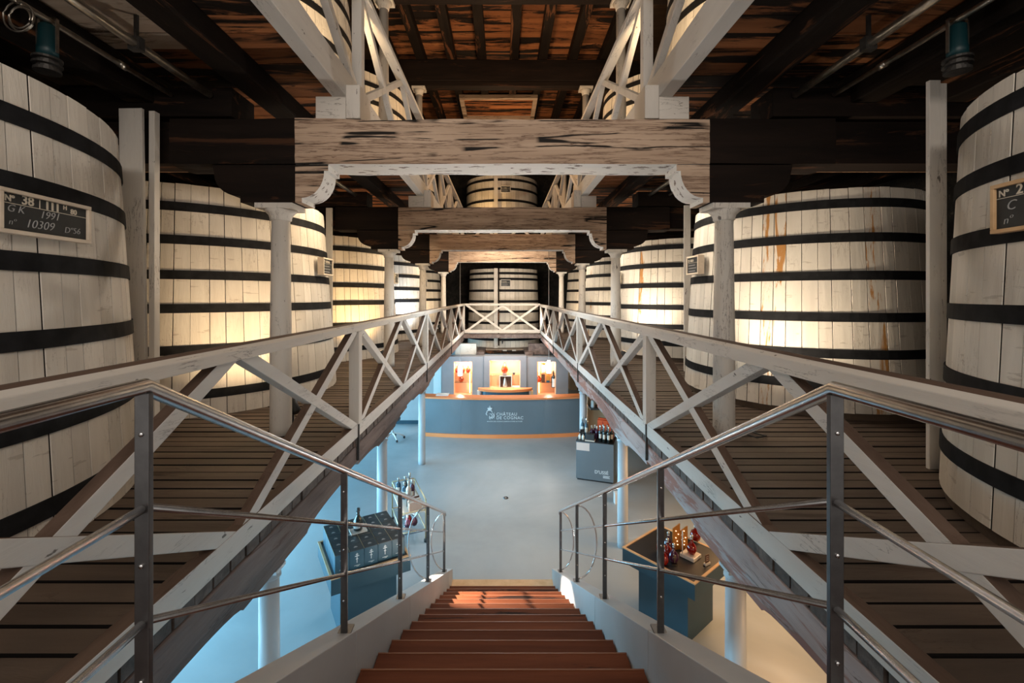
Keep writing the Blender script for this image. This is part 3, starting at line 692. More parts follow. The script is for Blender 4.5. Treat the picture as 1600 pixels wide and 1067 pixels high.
chalkboard('chalkboard in the middle of the far centre vat', (0.14, 19.19, 0.42), 0, 0.42, 0.30, small_lines('N 30 97H'), 'paintz', 0.05)
chalkboard('chalkboard in the middle of the far upper vat', (0.14, 19.25, 4.45), 0, 0.42, 0.30, small_lines('N 17 80H'), 'paintz', 0.04)

# ------------------------------------------------------------------ staircase
RISE, GO = 0.154, 0.287
Y0, Z0, SL = 2.04, -1.70, 0.154 / 0.287
st = thing('staircase', 'straight wooden stair with grey side stringers going down to the hall floor', 'stairs', (0, 3.6, -3.7))
for k in range(-2, 13):
    y = Y0 + GO * k; z = Z0 - RISE * k
    MB().box(-0.645, 0.645, y - GO - 0.02, y, z - 0.036, z, 0, None, None, None).build('tread', 'step', st, 0.004)
    MB().box(-0.645, 0.645, y - 0.004, y + 0.004, z - 0.012, z + 0.002).build('nosing', 'nose', st)
    MB().box(-0.645, 0.645, y - 0.035, y - 0.012, z - RISE, z - 0.036).build('riser', 'step', st)
MB().box(-0.66, 0.66, Y0 + GO * 12 + 0.02, Y0 + GO * 13 + 0.06, -3.7, -3.684).build('bottom_plate', 'tan', st)
def str_top(y): return -1.49 - SL * (y - 2.0)
YS = [-0.8, 0.86, 2.0, 3.15, 4.3, 5.45, 5.86]
for sd in (-1, 1):
    a, b = sorted((sd * 0.65, sd * 0.77))
    for ya, yb in zip(YS[:-1], YS[1:]):
        ya2, yb2 = ya + 0.002, yb - 0.002
        za, zb = (min(str_top(max(v, 0.55)), -0.71) for v in (ya2, yb2))
        ba, bb = max(-3.69, za - 0.52), max(-3.69, zb - 0.52)
        MB().prism([(ya2, za), (yb2, zb), (yb2, bb), (ya2, ba)], 'X', a, b).build('stringer_panel', 'stringer', st, 0.003)

# steel stair railings
PYS = [0.88, 1.94, 3.0, 4.12, 5.27]
for sd in (-1, 1):
    s = 'left' if sd < 0 else 'right'
    t = thing('stair_railing', 'brushed steel stair railing with square posts on the %s side of the stair' % s, 'railing', (sd * 0.685, 3.0, -3.5), 0, 'steel stair railings')
    X = sd * 0.685; KY = 0.856 if sd < 0 else 0.922; KZ = -0.172 if sd < 0 else -0.19
    def rail_z(y): return KZ - SL * max(0, y - KY)
    PYS[0] = KY
    MB().tube([(X, -1.2, KZ), (X, KY, KZ), (X, 5.32, rail_z(5.32)), (X, 5.35, rail_z(5.35) - 0.03)], 0.0155, 14).build('handrail', 'steel', t)
    for d in (-0.233, -0.452):
        MB().tube([(X, -1.2, KZ + d), (X, KY - 0.006, KZ + d)], 0.0085, 8).build('mid_rail', 'steel', t)
        MB().tube([(X, KY + 0.006, KZ + d), (X, 5.27, rail_z(5.27) + d)], 0.0078, 8).build('mid_rail', 'steel', t)
    for k, y in enumerate(PYS):
        p = MB().box(X - 0.014, X + 0.014, y - 0.006, y + 0.006, str_top(y) - 0.01 if k else -1.3, rail_z(y) - 0.012).build('post', 'steeld', t, 0.0015)
        if k: MB().box(X - 0.028, X + 0.028, y - 0.05, y + 0.05, str_top(y) - 0.004, str_top(y) + 0.004).build('foot_plate', 'steeld', p)
        for d in (-0.09, -0.34, -0.56):
            MB().lathe([(0.005, 0), (0.004, 0.003)], 8, (0, 0, 0)).build('bolt', 'steel', p, 0, True).matrix_local = Matrix.Translation((0, 0, 0)) @ Matrix.Translation(Vector((X, y - 0.006, rail_z(y) + d + E)) - Vector(WL[t.name])) @ Matrix.Rotation(PI / 2, 4, 'X')
    for y, bx in ((4.12, 0.185), (5.27, 0.155)):
        zt, zb = rail_z(y) - 0.02, str_top(y) + 0.02
        pts = [(X + sd * bx * math.sin(PI * q / 14), y + 0.012, zt + (zb - zt) * (0.5 - 0.5 * math.cos(PI * q / 14))) for q in range(15)]
        MB().tube(pts, 0.007, 8).build('bowed_bar', 'steel', t)

# ------------------------------------------------------------------ ceiling pipes and fixtures
for sd in (-1, 1):
    s = 'left' if sd < 0 else 'right'
    t = thing('ceiling_pipe', 'thick grey pipe hung under the %s gallery ceiling' % s, 'pipe', (sd * 2.86, 5, 1.97), 0, 'pipes under the gallery ceilings')
    MB().tube([(sd * 2.86, 0.8, 1.97), (sd * 2.86, 4.38, 1.97)], 0.034, 12).build('tube', 'pipe', t)
    for yy in (3.5, 2.2): MB().box(sd * 2.86 - 0.045, sd * 2.86 + 0.045, yy - 0.03, yy + 0.03, 1.92, 2.02).box(sd * 2.86 - 0.012, sd * 2.86 + 0.012, yy - 0.012, yy + 0.012, 2.02, 2.2).build('hanger', 'iron', t)
    t = thing('ceiling_pipe', 'thin brass coloured pipe hung under the %s gallery ceiling' % s, 'pipe', (sd * 3.24, 5, 1.97), 0, 'pipes under the gallery ceilings')
    MB().tube([(sd * 3.24, 0.8, 1.97), (sd * 3.24, 4.38, 1.97)], 0.021, 10).build('tube', 'pipe', t)
    MB().tube([(sd * 3.24, 3.78, 1.97), (sd * 3.24, 3.86, 1.97)], 0.03, 10).build('coupling', 'pipe', t)
    t = thing('ceiling_pipe', 'pair of pipes further along the %s gallery ceiling, second bay' % s, 'pipe', (sd * 2.86, 7, 1.97))
    MB().tube([(sd * 2.86, 4.85, 1.97), (sd * 2.86, 8.7, 1.97)], 0.034, 12).build('tube', 'pipe', t); MB().tube([(sd * 3.24, 4.85, 1.97), (sd * 3.24, 8.7, 1.97)], 0.021, 10).build('tube', 'pipe', t)
    t = thing('ceiling_spotlight', 'dark teal ribbed spotlight hung from the %s thin ceiling pipe' % s, 'lamp', (sd * 3.27, 3.22, 1.6), 0, 'spotlights under the gallery ceilings')
    MB().lathe([(0.03, 0.36), (0.05, 0.34), (0.055, 0.2), (0.06, 0.18), (0.06, 0.12)], 16, (sd * 3.27, 3.22, 1.6)).build('housing', 'teal', t)
    MB().lathe([(0.055, 0.12), (0.085, 0.11), (0.085, 0.095), (0.06, 0.09), (0.06, 0.075), (0.085, 0.07), (0.085, 0.055), (0.06, 0.05), (0.06, 0.035), (0.078, 0.03), (0.078, 0.01)], 18, (sd * 3.27, 3.22, 1.6), 0, False).build('ribbed_collar', 'iron', t)
    MB().box(sd * 3.27 - 0.075, sd * 3.27 - 0.065, 3.21, 3.23, 1.75, 2.0).box(sd * 3.27 + 0.065, sd * 3.27 + 0.075, 3.21, 3.23, 1.75, 2.0).box(sd * 3.27 - 0.075, sd * 3.27 + 0.075, 3.21, 3.23, 1.99, 2.0).build('bracket', 'pipe', t)
t = thing('cable_reel', 'coil of dark cable hung in the upper left corner of the gallery ceiling', 'cable', (-3.22, 3.0, 1.8))
for r_, dz in ((0.10, 0), (0.085, 0.02), (0.07, 0.01)):
    MB().tube([(-3.22 + r_ * math.cos(a / 12 * PI), 2.98 + dz, 1.86 + r_ * math.sin(a / 12 * PI)) for a in range(24)], 0.006, 6, 0, True).build('coil', 'pipe', t)

# floor uplights at the foot of the columns (modelled fixtures, lamps just in front of the lens)
def uplight(label, x, y, z, target, energy, col, spot=95, group='uplights beside the columns', sc=1.0):
    t = thing('uplight', label, 'lamp', (x, y, z), 0, group)
    d = (Vector(target) - Vector((x, y, z + 0.2))).normalized()
    q = d.to_track_quat('Z', 'Y').to_matrix().to_4x4(); q.translation = Vector((0, 0, 0.2))
    h = MB().lathe([(0.03, -0.10), (0.05, -0.09), (0.055, 0.0), (0.07, 0.04), (0.07, 0.06)], 14).build('housing', 'rubber', t, 0, True); h.matrix_local = q
    g = MB().lathe([(0.064, 0.055), (0.064, 0.064)], 14).build('lens', 'bulb', t, 0, True); g.matrix_local = q
    MB().lathe([(0.07, 0), (0.07, 0.015), (0.015, 0.02), (0.012, 0.15)], 14, (0, 0, 0)).build('base', 'rubber', t, 0, True)
    t.scale = (sc, sc, sc)
    p = Vector((x, y, z + 0.2 * sc)) + d * 0.1
    light('SPOT', 'uplight_lamp', p, energy * 0.8, col, target, spot=spot, blend=1.0, radius=0.12)
WARM = (1.0, 0.72, 0.42); YEL = (1.0, 0.62, 0.25); NEU = (1.0, 0.83, 0.62); COOL = (0.86, 0.94, 1.0)
uplight('black uplight behind the first left gallery column', -2.30, 4.92, GF, (-3.5, 5.6, 0.1), 120, WARM)
uplight('black uplight in front of the third left vat', -2.48, 9.3, GF, (-3.3, 10.0, 0.0), 190, YEL)
uplight('black uplight in front of the fourth left vat', -2.48, 13.6, GF, (-3.2, 14.4, 0.0), 260, COOL)
uplight('black uplight in front of the fifth left vat', -2.5, 17.7, GF, (-3.2, 18.8, 0.2), 90, WARM)
uplight('black uplight behind the first right gallery column', 2.36, 4.78, GF, (3.75, 5.3, 0.3), 190, NEU)
uplight('black uplight in front of the third right vat', 2.48, 9.2, GF, (3.4, 9.9, 0.2), 260, NEU)
uplight('black uplight in front of the fourth right vat', 2.48, 13.4, GF, (3.4, 14.3, 0.2), 110, NEU)
uplight('black uplight in front of the fifth right vat', 2.48, 17.7, GF, (3.4, 18.7, 0.2), 90, WARM)
for sd in (-1, 1):
    s = 'left' if sd < 0 else 'right'
    for k, y in enumerate((4.9, 9.4)):
        uplight('black uplight on the upper %s gallery, %s bay' % (s, ORD[k]), sd * 1.85, y, UZ, (sd * 3.0, y + 1.2, 4.4), 190, WARM, 120, 'uplights on the upper gallery')
uplight('black uplight on the left end of the upper floor before the far vat', -1.2, 18.55, 2.245, (-0.2, 19.6, 4.2), 150, YEL, 110, 'uplights on the upper gallery')
uplight('black uplight on the right end of the gallery before the far centre vat', 1.9, 18.0, GF, (0.5, 19.3, 0.3), 45, NEU, 110, 'uplights beside the far vat')
for sd in (-1, 1):
    s = 'left' if sd < 0 else 'right'
    for k in (1, 2):  # added uplights hidden behind the hall columns, brightening beam undersides and soffits
        uplight('small black added uplight at the foot of the %s grey column, %s side' % (ORD[k], s), sd * 1.80 * (LY[k] + 0.16) / LY[k], LY[k] + 0.16, -3.7, (-sd * 1.2, LY[k] - 2.2, 1.6), 400, (1.0, 0.93, 0.86), 80, 'added uplights in the hall', 0.6)
light('POINT', 'rafter_fill', (0, 10.8, 4.4), 85, (1.0, 0.62, 0.32), radius=0.25)  # added point fills in mid air, lighting the ceiling
light('POINT', 'rafter_fill', (0, 15.2, 4.6), 70, (1.0, 0.62, 0.32), radius=0.25)
t = thing('floor_cable', 'black cable on the boards beside the first right column', 'cable', (2.6, 4.7, GF))
MB().tube([(2.4, 4.75, GF + 0.01), (2.55, 4.6, GF + 0.012), (2.62, 4.45, GF + 0.012), (2.5, 4.4, GF + 0.012), (2.42, 4.6, GF + 0.012)], 0.008, 6).build('cable', 'rope', t)

# ------------------------------------------------------------------ lower hall: counter
def arc(y0, w, sag, n):
    R = (w * w / 4 + sag * sag) / (2 * sag); out = []
    for k in range(n + 1):
        x = -w / 2 + w * k / n; out.append((x, y0 + R - math.sqrt(R * R - x * x)))
    return out
CX = 0.0
t = thing('reception_counter', 'long curved slate grey counter with orange wood edges and pale logo', 'counter', (CX, 11.9, -3.7))
W_ = 4.36
def arc_slab(z0, z1, y0, depth, w, name, mat, xs=None, n=24):
    f = arc(y0, w, 0.22, n); mb = MB()
    poly = [(CX + x, y) for x, y in f] + [(CX + x, y + depth) for x, y in reversed(f)]
    mb.prism(poly, 'Z', z0, z1); return mb.build(name, mat, t)
n = 4
f = arc(11.70, W_, 0.22, 24)
for q in range(4):
    seg = f[q * 6:q * 6 + 7]; poly = [(CX + x + (0.0012 if i == 0 else -0.0012 if i == 6 else 0), y) for i, (x, y) in enumerate(seg)] + [(CX + x, y + 0.36) for x, y in reversed(seg)]
    MB().prism(poly, 'Z', -3.62, -2.70).build('front_panel', 'counter', t)
arc_slab(-3.7, -3.61, 11.66, 0.5, W_ + 0.06, 'plinth', 'orange')
arc_slab(-2.70, -2.655, 11.66, 0.40, W_ + 0.06, 'worktop', 'orange')
me = text_mesh('CHÂTEAU', 0.110, 'logo', 0.002, 'LEFT', 0.0008, 1.12); inst('lettering', me, t, (-0.16, -0.215, 0.59), (PI / 2, 0, 0))
me = text_mesh('DE COGNAC', 0.110, 'logo', 0.002, 'LEFT', 0.0008, 1.12); inst('lettering', me, t, (-0.16, -0.215, 0.495), (PI / 2, 0, 0))
me = text_mesh("MAISON DES COGNACS BARON OTARD & D'USSÉ", 0.0375, 'logo', 0.002, 'LEFT', 0.0006, 1.1); inst('lettering', me, t, (-0.40, -0.215, 0.425), (PI / 2, 0, 0))
lg = MB(); yl = 11.675
lg.box(CX - 0.275, CX - 0.268, yl, yl + 0.01, -3.33, -3.04)
crown = [(-0.08, 0.0), (0.08, 0.0), (0.10, 0.09), (0.055, 0.055), (0.03, 0.12), (0.0, 0.075), (-0.03, 0.12), (-0.055, 0.055), (-0.10, 0.09)]
lg.prism([(CX - 0.47 + x, -2.93 + z) for x, z in crown], 'Y', yl, yl + 0.01)
lg.box(CX - 0.483, CX - 0.457, yl, yl + 0.01, -2.81, -2.77)
def ribbon(pts, wd):
    L = []; Rr = []
    for i, p in enumerate(pts):
        a = Vector(pts[max(0, i - 1)]); b = Vector(pts[min(len(pts) - 1, i + 1)]); d = (b - a).normalized(); nn = Vector((-d.y, d.x))
        ww = wd * (1 - 0.6 * abs(2 * i / (len(pts) - 1) - 1)); q = Vector(p); L.append(tuple(q + nn * ww)); Rr.append(tuple(q - nn * ww))
    for i in range(len(pts) - 1):
        lg.prism([L[i], L[i + 1], Rr[i + 1], Rr[i]], 'Y', yl, yl + 0.01)
def sp(cx, cz, r0, r1, a0, a1, n=12): return [(CX + cx + (r0 + (r1 - r0) * k / n) * math.cos(a0 + (a1 - a0) * k / n), cz + (r0 + (r1 - r0) * k / n) * math.sin(a0 + (a1 - a0) * k / n)) for k in range(n + 1)]
ribbon(sp(-0.49, -3.08, 0.13, 0.12, 0.3, 2.9), 0.022); ribbon(sp(-0.45, -3.22, 0.11, 0.03, 1.9, -3.6, 20), 0.02); ribbon(sp(-0.56, -3.12, 0.07, 0.05, 1.6, 4.6), 0.016)
ribbon(sp(-0.42, -3.2, 0.13, 0.12, 1.3, -1.5), 0.018); ribbon([(CX - 0.47, -3.2), (CX - 0.475, -3.28), (CX - 0.46, -3.36)], 0.03)
lg.v = [((x - CX + 0.47) * 0.62 + CX - 0.330, y, (z + 3.06) * 0.60 - 3.03) for x, y, z in lg.v]
lg.build('crest', 'logo', t)
tag(MB().box(-1.78, -1.45, 11.95, 12.25, -2.655, -2.64).build('brochure_stack', 'paper'), 'white brochures stacked on the left end of the counter', 'brochures')

# back display wall with three lit niches
YB = 16.2
t = thing('display_wall', 'slate back wall unit with three lit orange display niches behind the counter', 'display', (0, YB + 0.3, -3.7))
def px(x): return (x - 785) / 700 * YB
def pz(y): return (463 - y) / 700 * YB
for (a, b, top, n0, n1, nz1, nz0, key) in ((690, 756, 557, 709, 738, 565, 617.5, 'l'), (756, 822.6, 556, 765, 813, 562.5, 607, 'c'), (822.6, 888, 558, 839.5, 868.5, 565, 617.5, 'r')):
    xa, xb, xn0, xn1, zt, zn1, zn0 = px(a) + 0.004, px(b) - 0.004, px(n0), px(n1), pz(top), pz(nz1), max(-3.66, pz(nz0))
    yb = YB + 0.42
    yf = YB - (0.06 if key == 'c' else 0)
    mb = MB().box(xa, xn0, yf, yb, -3.7, zt).box(xn1, xb, yf, yb, -3.7, zt).box(xn0, xn1, yf, yb, zn1, zt).box(xn0, xn1, yf, yb, -3.7, zn0)
    p = mb.build('wall_panel', 'panel', t)
    MB().box(xn0, xn1, yb - 0.02, yb, zn0, zn1).build('niche_back', 'niche', p)
    MB().box(xn0, xn0 + 0.012, yf + 0.02, yb - 0.02, zn0, zn1).box(xn1 - 0.012, xn1, yf + 0.02, yb - 0.02, zn0, zn1).box(xn0 + 0.012, xn1 - 0.012, yf + 0.02, yb - 0.02, zn1 - 0.012, zn1).box(xn0 + 0.012, xn1 - 0.012, yf + 0.02, yb - 0.02, zn0, zn0 + 0.012).build('niche_lining', 'niche', p)
    zs = [zn0 + (zn1 - zn0) * 0.47] if key == 'c' else [zn0 + (zn1 - zn0) * 0.36, zn0 + (zn1 - zn0) * 0.64]
    for z in zs: MB().box(xn0 + 0.012, xn1 - 0.012, yf + 0.08, yb - 0.03, z, z + 0.012).build('glass_shelf', 'clear', p)
    for z in [zn1 - 0.02]: MB().box(xn0 + 0.05, xn1 - 0.05, yf + 0.04, yf + 0.06, z, z + 0.008).build('led_strip', 'led', p)
    light('AREA', 'niche_lamp', ((xn0 + xn1) / 2, yf + 0.12, zn1 - 0.03), 22 if key == 'c' else 18, (1.0, 0.60, 0.33), ((xn0 + xn1) / 2, yf + 0.25, zn0), xn1 - xn0 - 0.1, 0.12)
    if key != 'c':
        xl = xn1 - 0.12 if key == 'l' else xn0 + 0.08
        MB().box(xl, xl + 0.02, yf + 0.3, yf + 0.32, zn0 + 0.03, zn1 - 0.03).build('led_strip', 'led', p)

# bottles
def bottle(label, loc, prof, mat, cap=None, lab=None, group=None, cat='bottle', lm='label', cm='silver', n=14, rz=0, name='bottle'):
    t = thing(name, label, cat, loc, rz, group)
    MB().lathe(prof, n).build('glass', mat, t, 0, True)
    if cap: MB().lathe(cap, 10).build('stopper', cm, t, 0, True)
    if lab:
        r, z0, z1 = lab; mb = MB(); vs = []; fs = []
        for k in range(7):
            a = -PI / 2 - 0.75 + 1.5 * k / 6
            for z in (z0, z1): vs.append((r * math.cos(a), r * math.sin(a), z))
        for k in range(6): fs.append((2 * k, 2 * k + 2, 2 * k + 3, 2 * k + 1))
        for i in range(14): vs.append((vs[i][0] * 0.97, vs[i][1] * 0.97, vs[i][2]))
        for k in range(6): fs.append((14 + 2 * k, 14 + 2 * k + 1, 14 + 2 * k + 3, 14 + 2 * k + 2))
        for k in range(6): fs.append((2 * k, 14 + 2 * k, 14 + 2 * k + 2, 2 * k + 2)); fs.append((2 * k + 1, 2 * k + 3, 14 + 2 * k + 3, 14 + 2 * k + 1))
        mb.add(vs, fs); mb.build('label', lm, t, 0, True)
    return t
TALL = [(0.030, 0), (0.038, 0.008), (0.038, 0.19), (0.03, 0.215), (0.015, 0.24), (0.0145, 0.30), (0.016, 0.302), (0.016, 0.31)]
TCAP = [(0.0165, 0.255), (0.0165, 0.325), (0.012, 0.328)]
RND = [(0.7 * r, 0.8 * z) for r, z in [(0.03, 0), (0.055, 0.012), (0.078, 0.06), (0.075, 0.10), (0.045, 0.145), (0.018, 0.17), (0.016, 0.21)]]
RCAP = [(0.7 * r, 0.8 * z) for r, z in [(0.018, 0.205), (0.02, 0.215), (0.012, 0.222), (0.022, 0.235), (0.024, 0.25), (0.012, 0.265)]]
DEC = [(0.05, 0), (0.07, 0.01), (0.10, 0.08), (0.09, 0.14), (0.03, 0.19), (0.022, 0.235), (0.03, 0.24)]
big1 = [(r * 1.5, z * 1.35) for r, z in RND]; bigc = [(r * 1.5, z * 1.35) for r, z in RCAP]
zl = max(-3.66, pz(617.5)); H1 = pz(565) - zl
for k, x in enumerate((712, 720.5, 729)):
    bottle('amber decanter, %s from the left on the upper shelf of the left lit niche' % ORD[k], (px(x) + 0.04, YB + 0.2, zl + H1 * 0.64 + 0.012), [(r * 0.9, z) for r, z in DEC], 'amber', [(0.02, 0.24), (0.03, 0.27), (0.01, 0.285)], None, 'decanters in the left niche', cm='gold')
bottle('single amber decanter on the lower shelf of the left lit niche', (px(720), YB + 0.2, zl + H1 * 0.36 + 0.012), DEC, 'amber', [(0.02, 0.24), (0.03, 0.27), (0.01, 0.285)], None, None, cm='gold')
zc0 = pz(607); Hc = pz(562.5) - zc0
bottle('teardrop amber decanter on the glass shelf of the centre niche', (px(788.5), YB + 0.15, zc0 + Hc * 0.47 + 0.06), [(0.05, 0), (0.10, 0.03), (0.13, 0.12), (0.10, 0.22), (0.05, 0.30), (0.02, 0.38)], 'amber')
tag(MB().box(px(784.5), px(792.5), YB + 0.04, YB + 0.3, zc0 + Hc * 0.47 + 0.012, zc0 + Hc * 0.47 + 0.06).build('decanter_stand', 'silver'), 'flat grey stand under the teardrop decanter in the centre niche', 'stand')
t = thing('glass_cube', 'small dark glass block right of the teardrop decanter', 'ornament', (px(803), YB + 0.2, zc0 + Hc * 0.47 + 0.012))
MB().box(px(801), px(805), YB + 0.12, YB + 0.24, zc0 + Hc * 0.47 + 0.012, zc0 + Hc * 0.47 + 0.07).build('block', 'boxtop', t, 0.01); MB().box(px(802), px(804), YB + 0.15, YB + 0.2, zc0 + Hc * 0.47 + 0.07, zc0 + Hc * 0.47 + 0.085).build('lid', 'silver', t)
t = thing('framed_display', 'open presentation case with pale figure in the centre niche', 'case', (px(790), YB + 0.2, zc0))
x0, x1 = px(781.5), px(799); MB().box(x0, x1, YB + 0.22, YB + 0.26, zc0, zc0 + 0.43).build('back', 'photo', t)
MB().box(x0 - 0.02, x0, YB + 0.05, YB + 0.26, zc0, zc0 + 0.45).box(x1, x1 + 0.02, YB + 0.05, YB + 0.26, zc0, zc0 + 0.45).box(x0, x1, YB + 0.05, YB + 0.26, zc0 + 0.43, zc0 + 0.45).build('case_frame', 'white', t)
MB().lathe([(0.06, 0), (0.09, 0.05), (0.06, 0.2), (0.04, 0.3), (0.015, 0.38)], 12, (px(789), YB + 0.14, zc0 + 0.01)).build('statuette', 'silver', t)
tag(MB().box(px(800.5), px(812), YB + 0.02, YB + 0.2, zc0 + 0.012, zc0 + 0.07).build('plaque', 'white'), 'low white plaque right of the presentation case', 'plaque')
z1 = zl + H1 * 0.64 + 0.012; z2 = zl + H1 * 0.36 + 0.012
bottle('white bottle with an amber top on the upper shelf of the right niche', (px(850), YB + 0.18, z1), [(0.06, 0), (0.065, 0.02), (0.065, 0.22), (0.03, 0.27)], 'white', [(0.03, 0.27), (0.07, 0.33), (0.06, 0.40), (0.02, 0.42)], cm='amber')
bottle('tall dark bottle with a white label at the right of the right niche', (px(865.5), YB + 0.16, z2 - 0.2), [(r * 2.0, z * 1.9) for r, z in TALL], 'glassdark', [(r * 2, z * 1.9) for r, z in TCAP], (0.079, 0.03, 0.33), cm='glassdark', lm='whitep')
tag(MB().box(px(846.5), px(852), YB + 0.12, YB + 0.26, z2, z2 + 0.28).build('gift_box', 'photo', None, 0.006), 'brown gift box in the middle of the right niche', 'box')
tag(MB().box(px(854), px(860), YB + 0.1, YB + 0.26, z2, z2 + 0.26).build('gift_box', 'amberbox', None, 0.006), 'amber gift box next to the brown box in the right niche', 'box')
tag(MB().box(px(854), px(859), YB + 0.04, YB + 0.1, z2, z2 + 0.07).build('tin', 'blueglass', None, 0.006), 'small blue tin in front of the amber gift box', 'tin')
bottle('small amber decanter at the left of the right niche', (px(842.5), YB + 0.15, z2), DEC, 'amber')
# half-moon table before the centre niche
t = thing('half_moon_table', 'half round table with orange top and blue front before the centre niche', 'table', (0.09, 14.6, -3.7))
poly = [(0.09 + 0.9 * math.cos(PI + PI * k / 20), 14.85 + 0.42 * math.sin(PI + PI * k / 20)) for k in range(21)]
MB().prism(poly, 'Z', -3.10, -3.02).build('table_top', 'orange', t)
poly = [(0.09 + 0.8 * math.cos(PI + PI * k / 20), 14.85 + 0.36 * math.sin(PI + PI * k / 20)) for k in range(21)]
MB().prism(poly, 'Z', -3.7, -3.10).build('front', 'boxnavy', t)
MB().box(-0.83, -0.75, 14.7, 14.86, -3.7, -3.1).build('side_panel', 'white', t); MB().box(0.93, 1.01, 14.7, 14.86, -3.7, -3.1).build('side_panel', 'tan', t)
# pendants
for k, (x, y, zt, zb) in enumerate(((719, 12.7, 570, 586), (857.5, 12.7, 563, 582))):
    X = (x - 785) / 700 * y; a, b = (463 - zt) / 700 * y, (463 - zb) / 700 * y
    t = thing('pendant_lamp', 'clear and frosted glass pendant lamp hanging over the %s end of the counter' % ('left', 'right')[k], 'lamp', (X, y, b), 0, 'pendant lamps over the counter')
    MB().tube([(X, y, a), (X, y, 1.30)], 0.005, 6).build('cord', 'whitep', t)
    MB().lathe([(0.05, 0), (0.058, 0.03), (0.05, 0.16), (0.03, a - b - 0.02), (0.012, a - b)], 16, (X, y, b)).build('shade', 'frost', t)
    MB().lathe([(0.075, -0.02), (0.075, a - b + 0.01)], 16, (X, y, b)).build('glass_cylinder', 'clear', t)
    light('POINT', 'pendant_glow', (X, y, b - 0.1), 9, (1.0, 0.9, 0.75), radius=0.06)
# vat support timbers and soffit at the far end
t = thing('vat_support', 'two heavy timbers with end grain carrying the far centre vat', 'timber', (0, 19.5, -2.5))
for x in (-0.87, 1.05): MB().box(x - 0.16, x + 0.16, 17.7, 22.6, -2.37, -2.205).build('timber', 'timber', t, 0.01)
MB().box(-0.70, 0.88, 18.4, 18.7, -2.36, -2.25).build('cross_timber', 'darky', t)
for x in (0.02, 0.4): MB().box(x, x + 0.16, 18.42, 18.5, -2.245, -2.205).build('metal_plate', 'silver', t)
for i_, (a, b) in enumerate(((-6.9, -1.04), (-0.70, 0.88), (1.22, 6.9))):
    o = MB().box(a, b, 18.72, 22.9, -2.27, -2.215).build('ceiling_rear_lower_%d' % (i_ + 1), 'paleplank'); o['kind'] = 'structure'
for sd in (-1, 1):
    a, b = sorted((sd * 1.05, sd * 1.9))
    MB().box(a, b, 18.0, 18.3, -2.34, -1.9).build('trim_%d' % (3 if sd < 0 else 4), 'paintx' if sd < 0 else 'timber')['kind'] = 'structure'
t = thing('spigot', 'small dark tap at the foot of the far centre vat', 'tap', (0.0, 19.1, -1.95))
MB().tube([(0.0, 19.2, -1.93), (0.0, 19.05, -1.93), (0.0, 19.03, -2.0)], 0.025, 8).build('spout', 'iron', t); MB().box(-0.06, 0.06, 19.08, 19.12, -1.9, -1.87).build('handle', 'iron', t)
# tall pale cabinet left of the display wall, ochre cabinet right of it
t = thing('cabinet', 'tall pale blue grey cabinet left of the lit display wall', 'cabinet', (-2.62, 16.9, -3.7))
MB().box(-2.9, -2.28, 16.8, 17.3, -3.7, -2.25).build('body', 'plaster', t); MB().box(-2.58, -2.29, 16.775, 16.8, -3.66, -2.3).build('door', 'whitep', t)
t = thing('cabinet', 'tall ochre cabinet right of the lit display wall', 'cabinet', (2.78, 17.8, -3.7))
MB().box(2.66, 3.3, 17.7, 18.2, -3.7, -2.4).build('body', 'warmwall', t); MB().box(2.96, 2.99, 17.68, 17.7, -3.7, -2.45).build('door_gap', 'black', t)
# low cabinet and folded stand at the left behind the counter
t = thing('low_cabinet', 'low white cabinet with a dark side left of the counter', 'cabinet', (-2.95, 12.9, -3.7))
MB().box(-3.55, -2.36, 12.95, 13.4, -3.58, -2.75).build('body', 'plaster', t); MB().box(-3.5, -2.4, 13.0, 13.35, -3.7, -3.58).build('plinth', 'navy', t); MB().box(-2.36, -2.30, 12.93, 13.4, -3.7, -2.7).build('side_panel', 'boxtop', t)
t = thing('office_chair', 'swivel stool with white tubular legs and black casters half hidden under the left gallery', 'stool', (-2.85, 11.6, -3.7))
MB().lathe([(0.20, 0.5), (0.21, 0.52), (0.21, 0.56), (0.18, 0.58)], 18, (-2.85, 11.6, -3.7)).build('seat', 'boxnavy', t)
MB().tube([(-2.85, 11.6, -3.55), (-2.85, 11.6, -3.2)], 0.025, 8).build('post', 'whitep', t)
for k in range(5):
    a = k * 2 * PI / 5 + 0.3; c, s_ = math.cos(a), math.sin(a)
    lg_ = MB().tube([(-2.85, 11.6, -3.54), (-2.85 + 0.15 * c, 11.6 + 0.15 * s_, -3.56), (-2.85 + 0.30 * c, 11.6 + 0.30 * s_, -3.64)], 0.018, 8).build('leg', 'whitep', t)
    MB().tube([(-2.85 + 0.30 * c - 0.02 * s_, 11.6 + 0.30 * s_ + 0.02 * c, -3.67), (-2.85 + 0.30 * c + 0.02 * s_, 11.6 + 0.30 * s_ - 0.02 * c, -3.67)], 0.03, 10).build('caster', 'rubber', lg_)
